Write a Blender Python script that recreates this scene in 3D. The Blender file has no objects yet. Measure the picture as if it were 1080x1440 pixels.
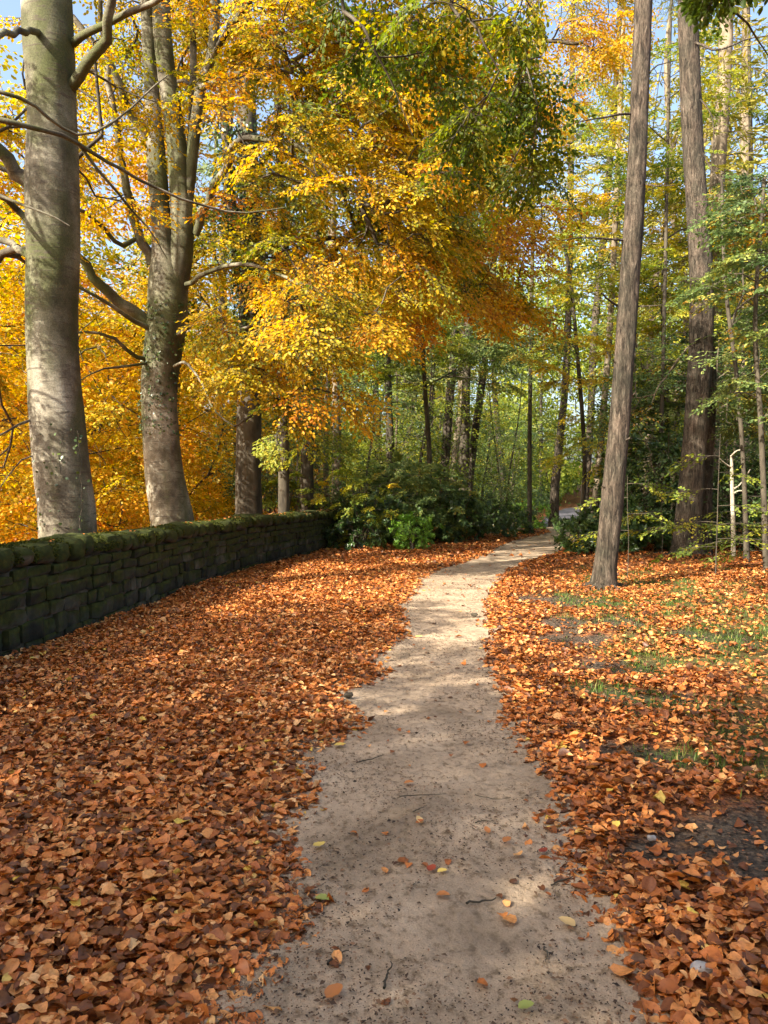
import bpy, math
import numpy as np
from mathutils import Vector, noise as mnoise

R = np.random.default_rng(11)
SC = bpy.context.scene
COL = SC.collection
F = 1080.0
EYE = 1.6
PITCH = math.atan(30 / F)
SUN = np.array([-0.77, -0.64, 0.0]); SUN /= np.linalg.norm(SUN)
SUN_EL = math.radians(35)

# ---------------------------------------------------------------- basics
def at(px, py, D):
    a = (px - 540) / F; b = -(py - 720) / F
    cp, sp = math.cos(PITCH), math.sin(PITCH)
    y = cp + b * sp; z = -sp + b * cp
    return np.array([a * D / y, D, EYE + z * D / y])

def gnd(px, py, h=0.0):
    a = (px - 540) / F; b = -(py - 720) / F
    cp, sp = math.cos(PITCH), math.sin(PITCH)
    y = cp + b * sp; z = -sp + b * cp
    t = (EYE - h) / -z
    return np.array([a * t, y * t, h])

def proj(p):
    cp, sp = math.cos(PITCH), math.sin(PITCH)
    d = p[..., 1] * cp - (p[..., 2] - EYE) * sp
    u = p[..., 2] * cp - EYE * cp + p[..., 1] * sp
    return 540 + F * p[..., 0] / d, 720 - F * u / d

def nrm(v):
    return v / np.maximum(np.linalg.norm(v, axis=-1, keepdims=True), 1e-9)

def sstep(a, b, x):
    t = np.clip((x - a) / (b - a), 0, 1)
    return t * t * (3 - 2 * t)

# cheap smooth value noise, vectorised
_NT = np.random.default_rng(5).random((64, 64))
def vn(x, y, s=1.0, o=0):
    x = np.asarray(x) * s + 13.7 * o; y = np.asarray(y) * s + 7.3 * o
    xi = np.floor(x).astype(int); yi = np.floor(y).astype(int)
    fx = x - xi; fy = y - yi
    fx = fx * fx * (3 - 2 * fx); fy = fy * fy * (3 - 2 * fy)
    g = lambda i, j: _NT[(xi + i) % 64, (yi + j) % 64]
    return (g(0, 0) * (1 - fx) + g(1, 0) * fx) * (1 - fy) + (g(0, 1) * (1 - fx) + g(1, 1) * fx) * fy

def fbm(x, y, s=1.0, o=0):
    return (vn(x, y, s, o) * .5 + vn(x, y, s * 2.1, o + 1) * .3 + vn(x, y, s * 4.3, o + 2) * .2)

def mesh(name, V, faces, mat, attrs=None, parent=None, smooth=False, origin=None, n=None):
    """V (N,3); faces: (M,k) int array or list of such arrays"""
    V = np.asarray(V, dtype=np.float32)
    if origin is not None: V = V - np.asarray(origin, dtype=np.float32)
    if not isinstance(faces, list): faces = [faces]
    faces = [np.asarray(f, dtype=np.int32) for f in faces if len(f)]
    me = bpy.data.meshes.new(name)
    me.vertices.add(len(V)); me.vertices.foreach_set('co', V.ravel())
    loops = np.concatenate([f.ravel() for f in faces])
    tot = np.concatenate([np.full(len(f), f.shape[1], dtype=np.int32) for f in faces])
    st = np.concatenate([[0], np.cumsum(tot)[:-1]]).astype(np.int32)
    me.loops.add(len(loops)); me.loops.foreach_set('vertex_index', loops)
    me.polygons.add(len(tot)); me.polygons.foreach_set('loop_start', st)
    me.polygons.foreach_set('loop_total', tot)
    if smooth: me.polygons.foreach_set('use_smooth', np.ones(len(tot), dtype=bool))
    me.update(calc_edges=True)
    for k, a in (attrs or {}).items():
        at_ = me.attributes.new(k, 'FLOAT', 'POINT'); at_.data.foreach_set('value', np.asarray(a, dtype=np.float32))
    if mat: me.materials.append(mat)
    o = bpy.data.objects.new(name, me); COL.objects.link(o)
    if parent is not None: o.parent = parent
    if origin is not None and parent is None: o.location = origin
    return o

def thing(name, loc, label=None, cat=None, group=None, rz=0.0):
    o = bpy.data.objects.new(name, None); COL.objects.link(o)
    o.location = loc; o.rotation_euler = (0, 0, rz); o.empty_display_size = .3
    return tag(o, label, cat, group)

def tag(o, label=None, cat=None, group=None, kind=None):
    if label: o['label'] = label
    if cat: o['category'] = cat
    if group: o['group'] = group
    if kind: o['kind'] = kind
    return o

def dup(root, loc, rz=0.0, sc=1.0, tilt=(0, 0)):
    r = root.copy(); COL.objects.link(r)
    r.location = loc; r.rotation_euler = (tilt[0], tilt[1], rz); r.scale = (sc, sc, sc)
    for ch in list(root.children):
        c = ch.copy(); COL.objects.link(c); c.parent = r
    return r

# ---------------------------------------------------------------- materials
def newmat(name):
    m = bpy.data.materials.new(name); m.use_nodes = True
    nt = m.node_tree; nt.nodes.clear()
    return m, nt, nt.nodes, nt.links

def N(nodes, t, **kw):
    n = nodes.new(t)
    for k, v in kw.items():
        if k.startswith('i_'): n.inputs[k[2:].replace('_', ' ')].default_value = v
        else: setattr(n, k, v)
    return n

def ramp(nodes, stops, interp='LINEAR'):
    r = nodes.new('ShaderNodeValToRGB'); cr = r.color_ramp; cr.interpolation = interp
    while len(cr.elements) > 1: cr.elements.remove(cr.elements[-1])
    cr.elements[0].position = stops[0][0]; cr.elements[0].color = (*stops[0][1], 1)
    for p, c in stops[1:]:
        e = cr.elements.new(p); e.color = (*c, 1)
    return r

def leafmat(name, stops, trans=0.45, rough=0.5, spec=0.3, tboost=1.25, mottle=False):
    m, nt, nd, L = newmat(name)
    out = N(nd, 'ShaderNodeOutputMaterial')
    a = N(nd, 'ShaderNodeAttribute', attribute_name='tint')
    r = ramp(nd, stops); L.new(a.outputs['Fac'], r.inputs[0])
    if mottle:
        tc = N(nd, 'ShaderNodeTexCoord').outputs['Object']
        n1, c1 = noisecol(nd, L, tc, 70, 4, [(.3, (.7, .62, .54)), (.52, (1, 1, 1)), (.8, (1.12, 1.08, 1.0))])
        class _r: outputs = [mixc(nd, L, 1.0, r.outputs[0], c1.outputs[0], 'MULTIPLY')]
        r = _r
    p = N(nd, 'ShaderNodeBsdfPrincipled'); p.inputs['Roughness'].default_value = rough
    p.inputs['Specular IOR Level'].default_value = spec
    L.new(r.outputs[0], p.inputs['Base Color'])
    if trans > 0:
        t = N(nd, 'ShaderNodeBsdfTranslucent')
        h = N(nd, 'ShaderNodeHueSaturation'); h.inputs['Saturation'].default_value = 1.1; h.inputs['Value'].default_value = tboost
        L.new(r.outputs[0], h.inputs['Color']); L.new(h.outputs[0], t.inputs['Color'])
        mx = N(nd, 'ShaderNodeMixShader'); mx.inputs[0].default_value = trans
        L.new(p.outputs[0], mx.inputs[1]); L.new(t.outputs[0], mx.inputs[2])
        L.new(mx.outputs[0], out.inputs['Surface'])
    else:
        L.new(p.outputs[0], out.inputs['Surface'])
    return m

def noisecol(nd, L, coord, scale, detail, stops, mapscale=(1, 1, 1), rough=.55, dist=0.0):
    mp = N(nd, 'ShaderNodeMapping'); mp.inputs['Scale'].default_value = mapscale
    L.new(coord, mp.inputs['Vector'])
    n = N(nd, 'ShaderNodeTexNoise'); n.inputs['Scale'].default_value = scale; n.inputs['Detail'].default_value = detail
    n.inputs['Roughness'].default_value = rough; n.inputs['Distortion'].default_value = dist
    L.new(mp.outputs[0], n.inputs['Vector'])
    r = ramp(nd, stops); L.new(n.outputs[0], r.inputs[0])
    return n, r

def mixc(nd, L, fac, a, b, mode='MIX'):
    m = N(nd, 'ShaderNodeMix', data_type='RGBA', blend_type=mode)
    if isinstance(fac, float): m.inputs[0].default_value = fac
    else: L.new(fac, m.inputs[0])
    for s, v in ((6, a), (7, b)):
        if isinstance(v, tuple): m.inputs[s].default_value = (*v, 1)
        else: L.new(v, m.inputs[s])
    return m.outputs[2]

def bump(nd, L, h, strength, dist, prev=None):
    b = N(nd, 'ShaderNodeBump'); b.inputs['Strength'].default_value = strength; b.inputs['Distance'].default_value = dist
    L.new(h, b.inputs['Height'])
    if prev is not None: L.new(prev, b.inputs['Normal'])
    return b.outputs[0]

def barkmat(name, kind):
    m, nt, nd, L = newmat(name)
    out = N(nd, 'ShaderNodeOutputMaterial'); p = N(nd, 'ShaderNodeBsdfPrincipled')
    p.inputs['Roughness'].default_value = .85; p.inputs['Specular IOR Level'].default_value = .2
    tc = N(nd, 'ShaderNodeTexCoord').outputs['Object']
    if kind == 'beech':
        n1, c1 = noisecol(nd, L, tc, 2.2, 6, [(.36, (.055, .048, .034)), (.46, (.13, .115, .082)), (.57, (.26, .24, .18)), (.72, (.42, .395, .32))], (1, 1, .8))
        n2, c2 = noisecol(nd, L, tc, 1.3, 5, [(.42, (0, 0, 0)), (.62, (1, 1, 1))], (1, 1, .35), dist=.6)
        n3, c3 = noisecol(nd, L, tc, 7, 5, [(.57, (0, 0, 0)), (.64, (1, 1, 1))], (.5, .5, 3.5), dist=.3)
        n4, c4 = noisecol(nd, L, tc, 60, 3, [(.35, (.6, .6, .6)), (.65, (1, 1, 1))])
        x = mixc(nd, L, c2.outputs[0], c1.outputs[0], (.085, .095, .035))
        f = N(nd, 'ShaderNodeMath', operation='MULTIPLY'); f.inputs[1].default_value = .8
        L.new(c3.outputs[0], f.inputs[0])
        x = mixc(nd, L, f.outputs[0], x, (.09, .075, .055))
        x = mixc(nd, L, 1.0, x, c4.outputs[0], 'MULTIPLY')
        b = bump(nd, L, n3.outputs[0], .35, .02); b = bump(nd, L, n4.outputs[0], .25, .005, b)
        b = bump(nd, L, n1.outputs[0], .5, .04, b)
    elif kind == 'pine':
        n1, c1 = noisecol(nd, L, tc, 17, 6, [(.36, (.026, .022, .017)), (.47, (.098, .081, .062)), (.60, (.195, .165, .13)), (.75, (.31, .27, .22))], (1, 1, .16), rough=.75, dist=.9)
        n2, c2 = noisecol(nd, L, tc, 3.5, 5, [(.35, (.5, .54, .5)), (.7, (1.15, 1.05, 1.0))], (1, 1, .6))
        n4, c4 = noisecol(nd, L, tc, 45, 4, [(.3, (.55, .55, .55)), (.65, (1, 1, 1))], (1, 1, .4))
        x = mixc(nd, L, 1.0, c1.outputs[0], c2.outputs[0], 'MULTIPLY')
        x = mixc(nd, L, 1.0, x, c4.outputs[0], 'MULTIPLY')
        b = bump(nd, L, n1.outputs[0], 1.0, .09); b = bump(nd, L, n4.outputs[0], .6, .02, b)
    elif kind == 'dark':
        n1, c1 = noisecol(nd, L, tc, 5, 5, [(.35, (.035, .03, .022)), (.65, (.10, .085, .06))], (1, 1, .4))
        x = c1.outputs[0]; b = bump(nd, L, n1.outputs[0], .6, .03)
    elif kind == 'pale':
        n1, c1 = noisecol(nd, L, tc, 4, 5, [(.35, (.07, .058, .04)), (.5, (.16, .13, .09)), (.65, (.27, .22, .15))], (1, 1, .3))
        x = c1.outputs[0]; b = bump(nd, L, n1.outputs[0], .6, .02)
    elif kind == 'bare':
        n1, c1 = noisecol(nd, L, tc, 9, 5, [(.35, (.24, .21, .15)), (.65, (.45, .42, .33))], (1, 1, .2))
        x = c1.outputs[0]; b = bump(nd, L, n1.outputs[0], .4, .01)
    L.new(x, p.inputs['Base Color']); L.new(b, p.inputs['Normal'])
    L.new(p.outputs[0], out.inputs['Surface'])
    return m

M = {}
M['beech_bark'] = barkmat('beech_bark', 'beech'); M['pine_bark'] = barkmat('pine_bark', 'pine')
M['dark_bark'] = barkmat('dark_bark', 'dark'); M['pale_bark'] = barkmat('pale_bark', 'pale'); M['bare_wood'] = barkmat('bare_wood', 'bare')
YEL = [(0, (.07, .10, .012)), (.2, (.17, .185, .016)), (.42, (.37, .305, .02)), (.68, (.60, .385, .02)), (.86, (.60, .31, .02)), (1, (.46, .17, .015))]
M['yellow'] = leafmat('yellow_beech_leaf', YEL, .5)
M['gold'] = leafmat('golden_leaf', [(0, (.18, .20, .02)), (.3, (.46, .37, .028)), (.6, (.66, .40, .025)), (.85, (.64, .30, .02)), (1, (.44, .15, .013))], .5)
M['copper'] = leafmat('copper_leaf', [(0, (.42, .36, .03)), (.3, (.60, .37, .03)), (.65, (.54, .25, .025)), (1, (.34, .13, .015))], .5)
M['green'] = leafmat('green_beech_leaf', [(0, (.04, .075, .010)), (.5, (.11, .15, .018)), (.85, (.26, .26, .022)), (1, (.45, .34, .025))], .5)
M['lime'] = leafmat('yellow_green_leaf', [(0, (.10, .155, .025)), (.35, (.23, .29, .04)), (.7, (.44, .41, .05)), (1, (.62, .40, .04))], .5)
M['understory'] = leafmat('woodland_green_leaf', [(0, (.055, .095, .035)), (.4, (.125, .195, .065)), (.75, (.27, .32, .085)), (.93, (.52, .46, .10)), (1, (.5, .28, .05))], .45)
M['holly'] = leafmat('rhododendron_leaf', [(0, (.02, .042, .013)), (.5, (.055, .105, .025)), (.9, (.13, .20, .045)), (1, (.25, .2, .05))], .25, .32, .5)
M['bright'] = leafmat('bright_green_leaf', [(0, (.10, .22, .03)), (.6, (.22, .42, .05)), (1, (.38, .52, .08))], .3, .35, .5)
M['needle'] = leafmat('conifer_needle', [(0, (.06, .10, .045)), (.5, (.15, .20, .08)), (.85, (.28, .31, .10)), (1, (.40, .36, .10))], .3, .6)
M['larch'] = leafmat('larch_needle', [(0, (.13, .15, .03)), (.5, (.30, .28, .05)), (1, (.50, .38, .06))], .35, .6)
M['ivy'] = leafmat('ivy_leaf', [(0, (.015, .035, .01)), (.6, (.045, .085, .02)), (1, (.13, .18, .04))], .2, .35, .5)
M['litter'] = leafmat('fallen_beech_leaf', [(0, (.085, .036, .015)), (.2, (.20, .070, .022)), (.38, (.43, .135, .031)), (.60, (.62, .228, .056)), (.84, (.72, .37, .13)), (.955, (.78, .50, .24)), (.97, (.66, .46, .07)), (1, (.72, .54, .14))], .15, .5, .4, mottle=True)
M['debris'] = leafmat('path_debris', [(0, (.03, .02, .015)), (.5, (.10, .06, .035)), (1, (.24, .13, .07))], 0, .8)
M['grassblade'] = leafmat('grass_blade', [(0, (.03, .065, .012)), (.6, (.09, .16, .025)), (.9, (.22, .24, .05)), (1, (.4, .32, .1))], .35)
M['moss'] = leafmat('moss_tuft', [(0, (.02, .028, .006)), (.6, (.05, .062, .012)), (1, (.11, .11, .02))], .2, .9, .1)
for k, c in (('one_yellow', (.66, .50, .13)), ('one_green', (.33, .38, .10)), ('one_orange', (.52, .21, .07)), ('one_pale', (.70, .50, .22)), ('one_red', (.30, .06, .03))):
    M[k] = leafmat(k + '_fallen_leaf', [(0, tuple(v * .85 for v in c)), (1, c)], .2, .5)

def stonemat():
    m, nt, nd, L = newmat('mossy_gritstone')
    out = N(nd, 'ShaderNodeOutputMaterial'); p = N(nd, 'ShaderNodeBsdfPrincipled'); p.inputs['Roughness'].default_value = .9
    p.inputs['Specular IOR Level'].default_value = .2
    g = N(nd, 'ShaderNodeNewGeometry'); tc = g.outputs['Position']
    a = N(nd, 'ShaderNodeAttribute', attribute_name='tint')
    n1, c1 = noisecol(nd, L, tc, 6, 6, [(.3, (.018, .02, .016)), (.55, (.045, .046, .038)), (.75, (.085, .08, .065))])
    rr = ramp(nd, [(0, (.45, .48, .45)), (.8, (1.3, 1.25, 1.15)), (1, (2.0, 1.9, 1.75))]); L.new(a.outputs['Fac'], rr.inputs[0])
    x = mixc(nd, L, 1.0, c1.outputs[0], rr.outputs[0], 'MULTIPLY')
    nm, cm = noisecol(nd, L, tc, 14, 5, [(.3, (.018, .024, .006)), (.6, (.042, .052, .011)), (.8, (.09, .09, .018))])
    n2, _ = noisecol(nd, L, tc, 2.6, 5, [(0, (0, 0, 0)), (1, (1, 1, 1))])
    sx = N(nd, 'ShaderNodeSeparateXYZ'); L.new(g.outputs['Normal'], sx.inputs[0])
    sp = N(nd, 'ShaderNodeSeparateXYZ'); L.new(tc, sp.inputs[0])
    m1 = N(nd, 'ShaderNodeMath', operation='MULTIPLY'); L.new(sx.outputs['Z'], m1.inputs[0]); m1.inputs[1].default_value = .45
    m2 = N(nd, 'ShaderNodeMath', operation='MULTIPLY_ADD'); L.new(sp.outputs['Z'], m2.inputs[0]); m2.inputs[1].default_value = .32
    L.new(m1.outputs[0], m2.inputs[2])
    m3 = N(nd, 'ShaderNodeMath', operation='ADD'); L.new(m2.outputs[0], m3.inputs[0]); L.new(n2.outputs[0], m3.inputs[1])
    mr = ramp(nd, [(.52, (0, 0, 0)), (.76, (1, 1, 1))]); L.new(m3.outputs[0], mr.inputs[0])
    x = mixc(nd, L, mr.outputs[0], x, cm.outputs[0])
    n4, _ = noisecol(nd, L, tc, 70, 4, [(0, (0, 0, 0)), (1, (1, 1, 1))])
    b = bump(nd, L, n1.outputs[0], .7, .03); b = bump(nd, L, n4.outputs[0], .6, .008, b)
    L.new(x, p.inputs['Base Color']); L.new(b, p.inputs['Normal']); L.new(p.outputs[0], out.inputs[0])
    return m
M['stone'] = stonemat()

def groundmat():
    m, nt, nd, L = newmat('woodland_floor')
    out = N(nd, 'ShaderNodeOutputMaterial'); p = N(nd, 'ShaderNodeBsdfPrincipled'); p.inputs['Roughness'].default_value = .9
    p.inputs['Specular IOR Level'].default_value = .2
    tc = N(nd, 'ShaderNodeTexCoord').outputs['Object']
    v = N(nd, 'ShaderNodeTexVoronoi'); v.inputs['Scale'].default_value = 34; v.inputs['Randomness'].default_value = 1
    L.new(tc, v.inputs['Vector'])
    sv = N(nd, 'ShaderNodeSeparateColor'); L.new(v.outputs['Color'], sv.inputs[0])
    lr = ramp(nd, [(0, (.05, .022, .012)), (.35, (.16, .055, .022)), (.7, (.34, .12, .035)), (1, (.44, .20, .06))]); L.new(sv.outputs[0], lr.inputs[0])
    n1, c1 = noisecol(nd, L, tc, 30, 7, [(.32, (.010, .009, .007)), (.5, (.065, .05, .036)), (.66, (.17, .125, .085))], rough=.75)
    a = N(nd, 'ShaderNodeAttribute', attribute_name='litter')
    x = mixc(nd, L, a.outputs['Fac'], c1.outputs[0], lr.outputs[0])
    ag = N(nd, 'ShaderNodeAttribute', attribute_name='turf')
    n2, c2 = noisecol(nd, L, tc, 25, 5, [(.3, (.02, .03, .01)), (.7, (.07, .09, .025))])
    x = mixc(nd, L, ag.outputs['Fac'], x, c2.outputs[0])
    n3, _ = noisecol(nd, L, tc, 40, 5, [(0, (0, 0, 0)), (1, (1, 1, 1))])
    b = bump(nd, L, n3.outputs[0], .9, .02); b = bump(nd, L, v.outputs['Distance'], .6, .02, b)
    L.new(x, p.inputs['Base Color']); L.new(b, p.inputs['Normal']); L.new(p.outputs[0], out.inputs[0])
    return m
M['ground'] = groundmat()

def pathmat():
    m, nt, nd, L = newmat('trodden_sandy_path')
    out = N(nd, 'ShaderNodeOutputMaterial'); p = N(nd, 'ShaderNodeBsdfPrincipled'); p.inputs['Roughness'].default_value = .88
    p.inputs['Specular IOR Level'].default_value = .25
    tc = N(nd, 'ShaderNodeTexCoord').outputs['Object']
    n1, c1 = noisecol(nd, L, tc, 1.6, 6, [(.3, (.32, .247, .17)), (.5, (.43, .335, .235)), (.72, (.51, .405, .29))], dist=.3)
    n2, c2 = noisecol(nd, L, tc, 24, 6, [(.34, (.42, .38, .33)), (.47, (.88, .86, .83)), (.7, (1.08, 1.06, 1.04))], (1, .75, 1), rough=.65)
    n3, c3 = noisecol(nd, L, tc, 150, 4, [(.3, (.6, .58, .55)), (.5, (1, 1, 1)), (.75, (1.12, 1.1, 1.08))], rough=.7)
    n5, c5 = noisecol(nd, L, tc, 2.1, 5, [(.46, (0, 0, 0)), (.66, (1, 1, 1))], dist=.5)
    v = N(nd, 'ShaderNodeTexVoronoi'); v.inputs['Scale'].default_value = 42; L.new(tc, v.inputs['Vector'])
    vr = ramp(nd, [(.10, (1, 1, 1)), (.22, (0, 0, 0))]); L.new(v.outputs['Distance'], vr.inputs[0])
    sv = N(nd, 'ShaderNodeSeparateColor'); L.new(v.outputs['Color'], sv.inputs[0])
    pr = ramp(nd, [(.84, (0, 0, 0)), (.9, (.6, .6, .6))]); L.new(sv.outputs[1], pr.inputs[0])
    pf = N(nd, 'ShaderNodeMath', operation='MULTIPLY'); L.new(vr.outputs[0], pf.inputs[0]); L.new(pr.outputs[0], pf.inputs[1])
    x = mixc(nd, L, 1.0, c1.outputs[0], c2.outputs[0], 'MULTIPLY')
    x = mixc(nd, L, 1.0, x, c3.outputs[0], 'MULTIPLY')
    f5 = N(nd, 'ShaderNodeMath', operation='MULTIPLY'); f5.inputs[1].default_value = .6; L.new(c5.outputs[0], f5.inputs[0])
    x = mixc(nd, L, f5.outputs[0], x, (.16, .12, .08))
    x = mixc(nd, L, pf.outputs[0], x, (.11, .08, .055))
    b = bump(nd, L, n2.outputs[0], .8, .02); b = bump(nd, L, n3.outputs[0], .5, .004, b); b = bump(nd, L, n1.outputs[0], .4, .05, b)
    L.new(x, p.inputs['Base Color']); L.new(b, p.inputs['Normal']); L.new(p.outputs[0], out.inputs[0])
    return m
M['path'] = pathmat()

def plainmat(name, stops, scale=30, rough=.8):
    m, nt, nd, L = newmat(name)
    out = N(nd, 'ShaderNodeOutputMaterial'); p = N(nd, 'ShaderNodeBsdfPrincipled'); p.inputs['Roughness'].default_value = rough
    tc = N(nd, 'ShaderNodeTexCoord').outputs['Object']
    n1, c1 = noisecol(nd, L, tc, scale, 5, stops)
    L.new(c1.outputs[0], p.inputs['Base Color']); L.new(bump(nd, L, n1.outputs[0], .5, .01), p.inputs['Normal'])
    L.new(p.outputs[0], out.inputs[0]); return m
M['pebble'] = plainmat('pale_pebble', [(.3, (.22, .21, .20)), (.7, (.42, .40, .38))])
M['darkpath'] = plainmat('shaded_far_path', [(.3, (.07, .065, .075)), (.7, (.14, .13, .15))], 3)  # bluish shade on the far path is painted in as a darker colour

# ---------------------------------------------------------------- layout of the land
_wb = [(0, 935), (80, 905), (150, 875), (200, 855), (260, 830), (330, 808), (400, 790), (450, 776)]
WP = np.array([(-4.9, -6.0), (-4.15, -1.0), (-3.85, 3.0), (-3.62, 5.5)] + [tuple(gnd(*q)[:2]) for q in _wb] + [(-1.0, 24.0), (-1.6, 30.0), (-4, 45), (-10, 80), (-20, 150)])
def wx(y): return np.interp(y, WP[:, 1], WP[:, 0])

_pl = [(250, 1560), (330, 1440), (385, 1370), (425, 1300), (432, 1230), (405, 1180), (455, 1120), (432, 1062), (505, 1028), (515, 1010), (475, 985), (520, 960), (540, 945), (522, 925), (575, 898), (572, 868), (565, 850), (588, 830), (592, 815), (618, 800), (662, 788), (690, 777), (703, 768), (722, 760), (772, 750)]
_pr = [(950, 1560), (890, 1440), (850, 1340), (812, 1250), (790, 1180), (768, 1110), (735, 1050), (705, 990), (690, 940), (684, 900), (680, 860), (690, 830), (705, 805), (738, 789), (780, 777), (808, 765), (822, 750)]
PL = np.array([gnd(*q)[:2] for q in _pl]); PR = np.array([gnd(*q)[:2] for q in _pr])
_far = np.array([(6.9, 31), (8.6, 38), (10.6, 44), (13.2, 52), (16.5, 60), (26, 75)])
def pxl(y):
    a = np.interp(y, np.r_[-6, PL[:, 1], _far[1:, 1]], np.r_[-1.2, PL[:, 0], _far[1:, 0] - .9])
    return a
def pxr(y):
    return np.interp(y, np.r_[-6, PR[:, 1], _far[1:, 1]], np.r_[1.1, PR[:, 0], _far[1:, 0] + .9])

SOIL = [(1050, 1185, .50, .32), (900, 1065, .30, .14), (905, 1190, .35, .12), (775, 845, .7, .5), (845, 880, .7, .4), (885, 985, .45, .22), (820, 900, .5, .3), (870, 940, .3, .35), (915, 1250, .25, .12), (930, 780, .8, .6), (1010, 900, .5, .3), (760, 1190, .12, .1)]
TURF = [(910, 895, .42, .32), (1040, 900, .75, .45), (1015, 860, .9, .6), (950, 930, .45, .3), (1035, 1000, .35, .25), (945, 1000, .35, .22), (1065, 1075, .42, .25), (1060, 940, .6, .35), (990, 835, 1.0, .8), (870, 975, .35, .2), (960, 1070, .3, .15), (880, 820, .9, .6), (1075, 860, .8, .7), (935, 820, .9, .7), (1120, 1040, .6, .3), (1180, 960, .8, .6), (850, 850, .5, .5)]
def blobs(x, y, B, o=0, ky=1.5):
    v = np.zeros(np.shape(x))
    for i, (px, py, rx, ry) in enumerate(B):
        c = gnd(px, py)
        d = np.hypot((x - c[0]) / (rx * 1.05), (y - c[1]) / (ry * ky)) + (fbm(x, y, 2.6, o + 3) - .5) * 1.9
        v = np.maximum(v, 1 - sstep(.5, 1.35, d))
    return v
def soil(x, y): return np.maximum(blobs(x, y, [(1075, 1185, .36, .24), (935, 1200, .22, .07)], 4), _soil(x, y))
def _soil(x, y): return blobs(x, y, SOIL, 2) * sstep(.12, .5, x - pxr(y)) * sstep(.30, .52, fbm(x, y, 4.5, 14) + .14)
def turf(x, y): return np.maximum(blobs(x, y, TURF, 5, 2.0) * sstep(.3, .6, fbm(x, y, 2.2, 9) + .12), .8 * sstep(.42, .66, fbm(x, y, 1.5, 12)) * sstep(.5, 1.4, x - pxr(y)) * sstep(4, 6, y))

def gz(x, y):
    x = np.asarray(x, dtype=float); y = np.asarray(y, dtype=float)
    z = (fbm(x, y, .35, 1) - .5) * .10 * sstep(1.5, 5, np.hypot(x, y - 0)) + (fbm(x, y, 1.1, 4) - .5) * .05
    d = wx(y) - x
    z = z - np.where(d > 2.4, 1, 0) * (.33 * (d - 2.4)) * sstep(2.4, 5, d) * sstep(75, 45, y)
    z = np.maximum(z, -7.0 + (fbm(x, y, .1, 3) - .5))
    inp = sstep(-.35, .15, x - pxl(y)) * sstep(-.35, .15, pxr(y) - x)
    z = z * (1 - .7 * inp) - .02 * inp
    z = z + .05 * sstep(2.5, 5, x - 2) * sstep(3, 10, y) * (fbm(x, y, .6, 8))
    z = z - .55 * sstep(33, 41, y) + .75 * sstep(42, 60, y)
    z = z + .05 * np.maximum(0, y - 60)
    return z

def on_ground(px, py):
    g = gnd(px, py)
    for _ in range(3): g = gnd(px, py, float(gz(g[0], g[1])))
    return g

# ---------------------------------------------------------------- ground
def spaced(lo, a, b, hi, fine, grow):
    mid = list(np.arange(a, b, fine)); up = []; s = fine; v = mid[-1]
    while v < hi: s *= grow; v += s; up.append(v)
    dn = []; s = fine; v = a
    while v > lo: s *= grow; v -= s; dn.append(v)
    return np.array(dn[::-1] + mid + up)
gx = spaced(-260, -4.5, 5.5, 260, .075, 1.06); gy = spaced(-120, .8, 13, 320, .075, 1.045)
X, Y = np.meshgrid(gx, gy); nx, ny = len(gx), len(gy)
def gridf(nx, ny):
    i = np.arange((nx - 1) * (ny - 1)); r = i // (nx - 1); c = i % (nx - 1); a = r * nx + c
    return np.stack([a, a + 1, a + nx + 1, a + nx], 1)
Z = gz(X, Y)
lit = 1 - np.maximum(soil(X, Y), .0)
lit *= np.where(np.hypot(X, Y) < 60, 1, .6)
ground = mesh('ground', np.stack([X, Y, Z], -1).reshape(-1, 3), gridf(nx, ny), M['ground'], {'litter': lit.ravel(), 'turf': (turf(X, Y) * .8).ravel()}, smooth=True)
tag(ground, kind='structure')

# path: a sheet laid on the ground, wider than what shows between the leaves
def strip(name, ys, xl, xr, m, nacross, mat, raise_=.008, rough=.0):
    t = np.linspace(0, 1, nacross)
    XX = xl[:, None] * (1 - t) + xr[:, None] * t; YY = np.repeat(ys[:, None], nacross, 1)
    ZZ = gz(XX, YY) + raise_ + (fbm(XX, YY, 6, 2) - .5) * .02 * rough + (fbm(XX, YY, 22, 6) - .5) * .012 * rough
    edge = np.minimum(t, 1 - t)[None, :]
    ZZ = ZZ - .02 * (1 - sstep(0, .06, edge))
    return tag(mesh(name, np.stack([XX, YY, ZZ], -1).reshape(-1, 3), gridf(nacross, len(ys)), mat, smooth=True), kind='structure')
ys = np.concatenate([np.arange(-3, 1, .2), np.arange(1, 10, .02), np.arange(10, 34, .08)])
strip('path', ys, pxl(ys) - .35, pxr(ys) + .22, None, 90, M['path'], .012, 1.0)
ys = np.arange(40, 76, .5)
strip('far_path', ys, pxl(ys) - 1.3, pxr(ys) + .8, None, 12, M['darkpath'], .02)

# ---------------------------------------------------------------- leaves
def leaf_faces(n, nv, fc):
    base = (np.arange(n) * nv)[:, None, None]
    return (base + fc[None]).reshape(-1, fc.shape[1])

def leaves_mesh(pos, u, nn, size, tint, shape='hex', wid=.3, fold=.10):
    """pos,u,nn (n,3); size (n,) ; returns V, F, tint per vertex"""
    n = len(pos); u = nrm(u); w = nrm(np.cross(nn, u)); nn = np.cross(u, w); s = size[:, None]
    if shape == 'hex':
        P = [(0, 0, 0), (.34, wid, fold), (.72, wid * .82, fold * .8), (1, 0, -.06), (.72, -wid * .82, fold * .8), (.34, -wid, fold)]
        fc = np.array([[0, 1, 2, 3], [0, 3, 4, 5]])
    else:
        P = [(0, 0, 0), (.45, wid, fold), (1, 0, 0), (.45, -wid, fold)]
        fc = np.array([[0, 1, 2, 3]])
    V = np.stack([pos + s * (a * u + b * w + c * nn) for a, b, c in P], 1).reshape(-1, 3)
    return V, leaf_faces(n, len(P), fc), np.repeat(tint, len(P))

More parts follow.
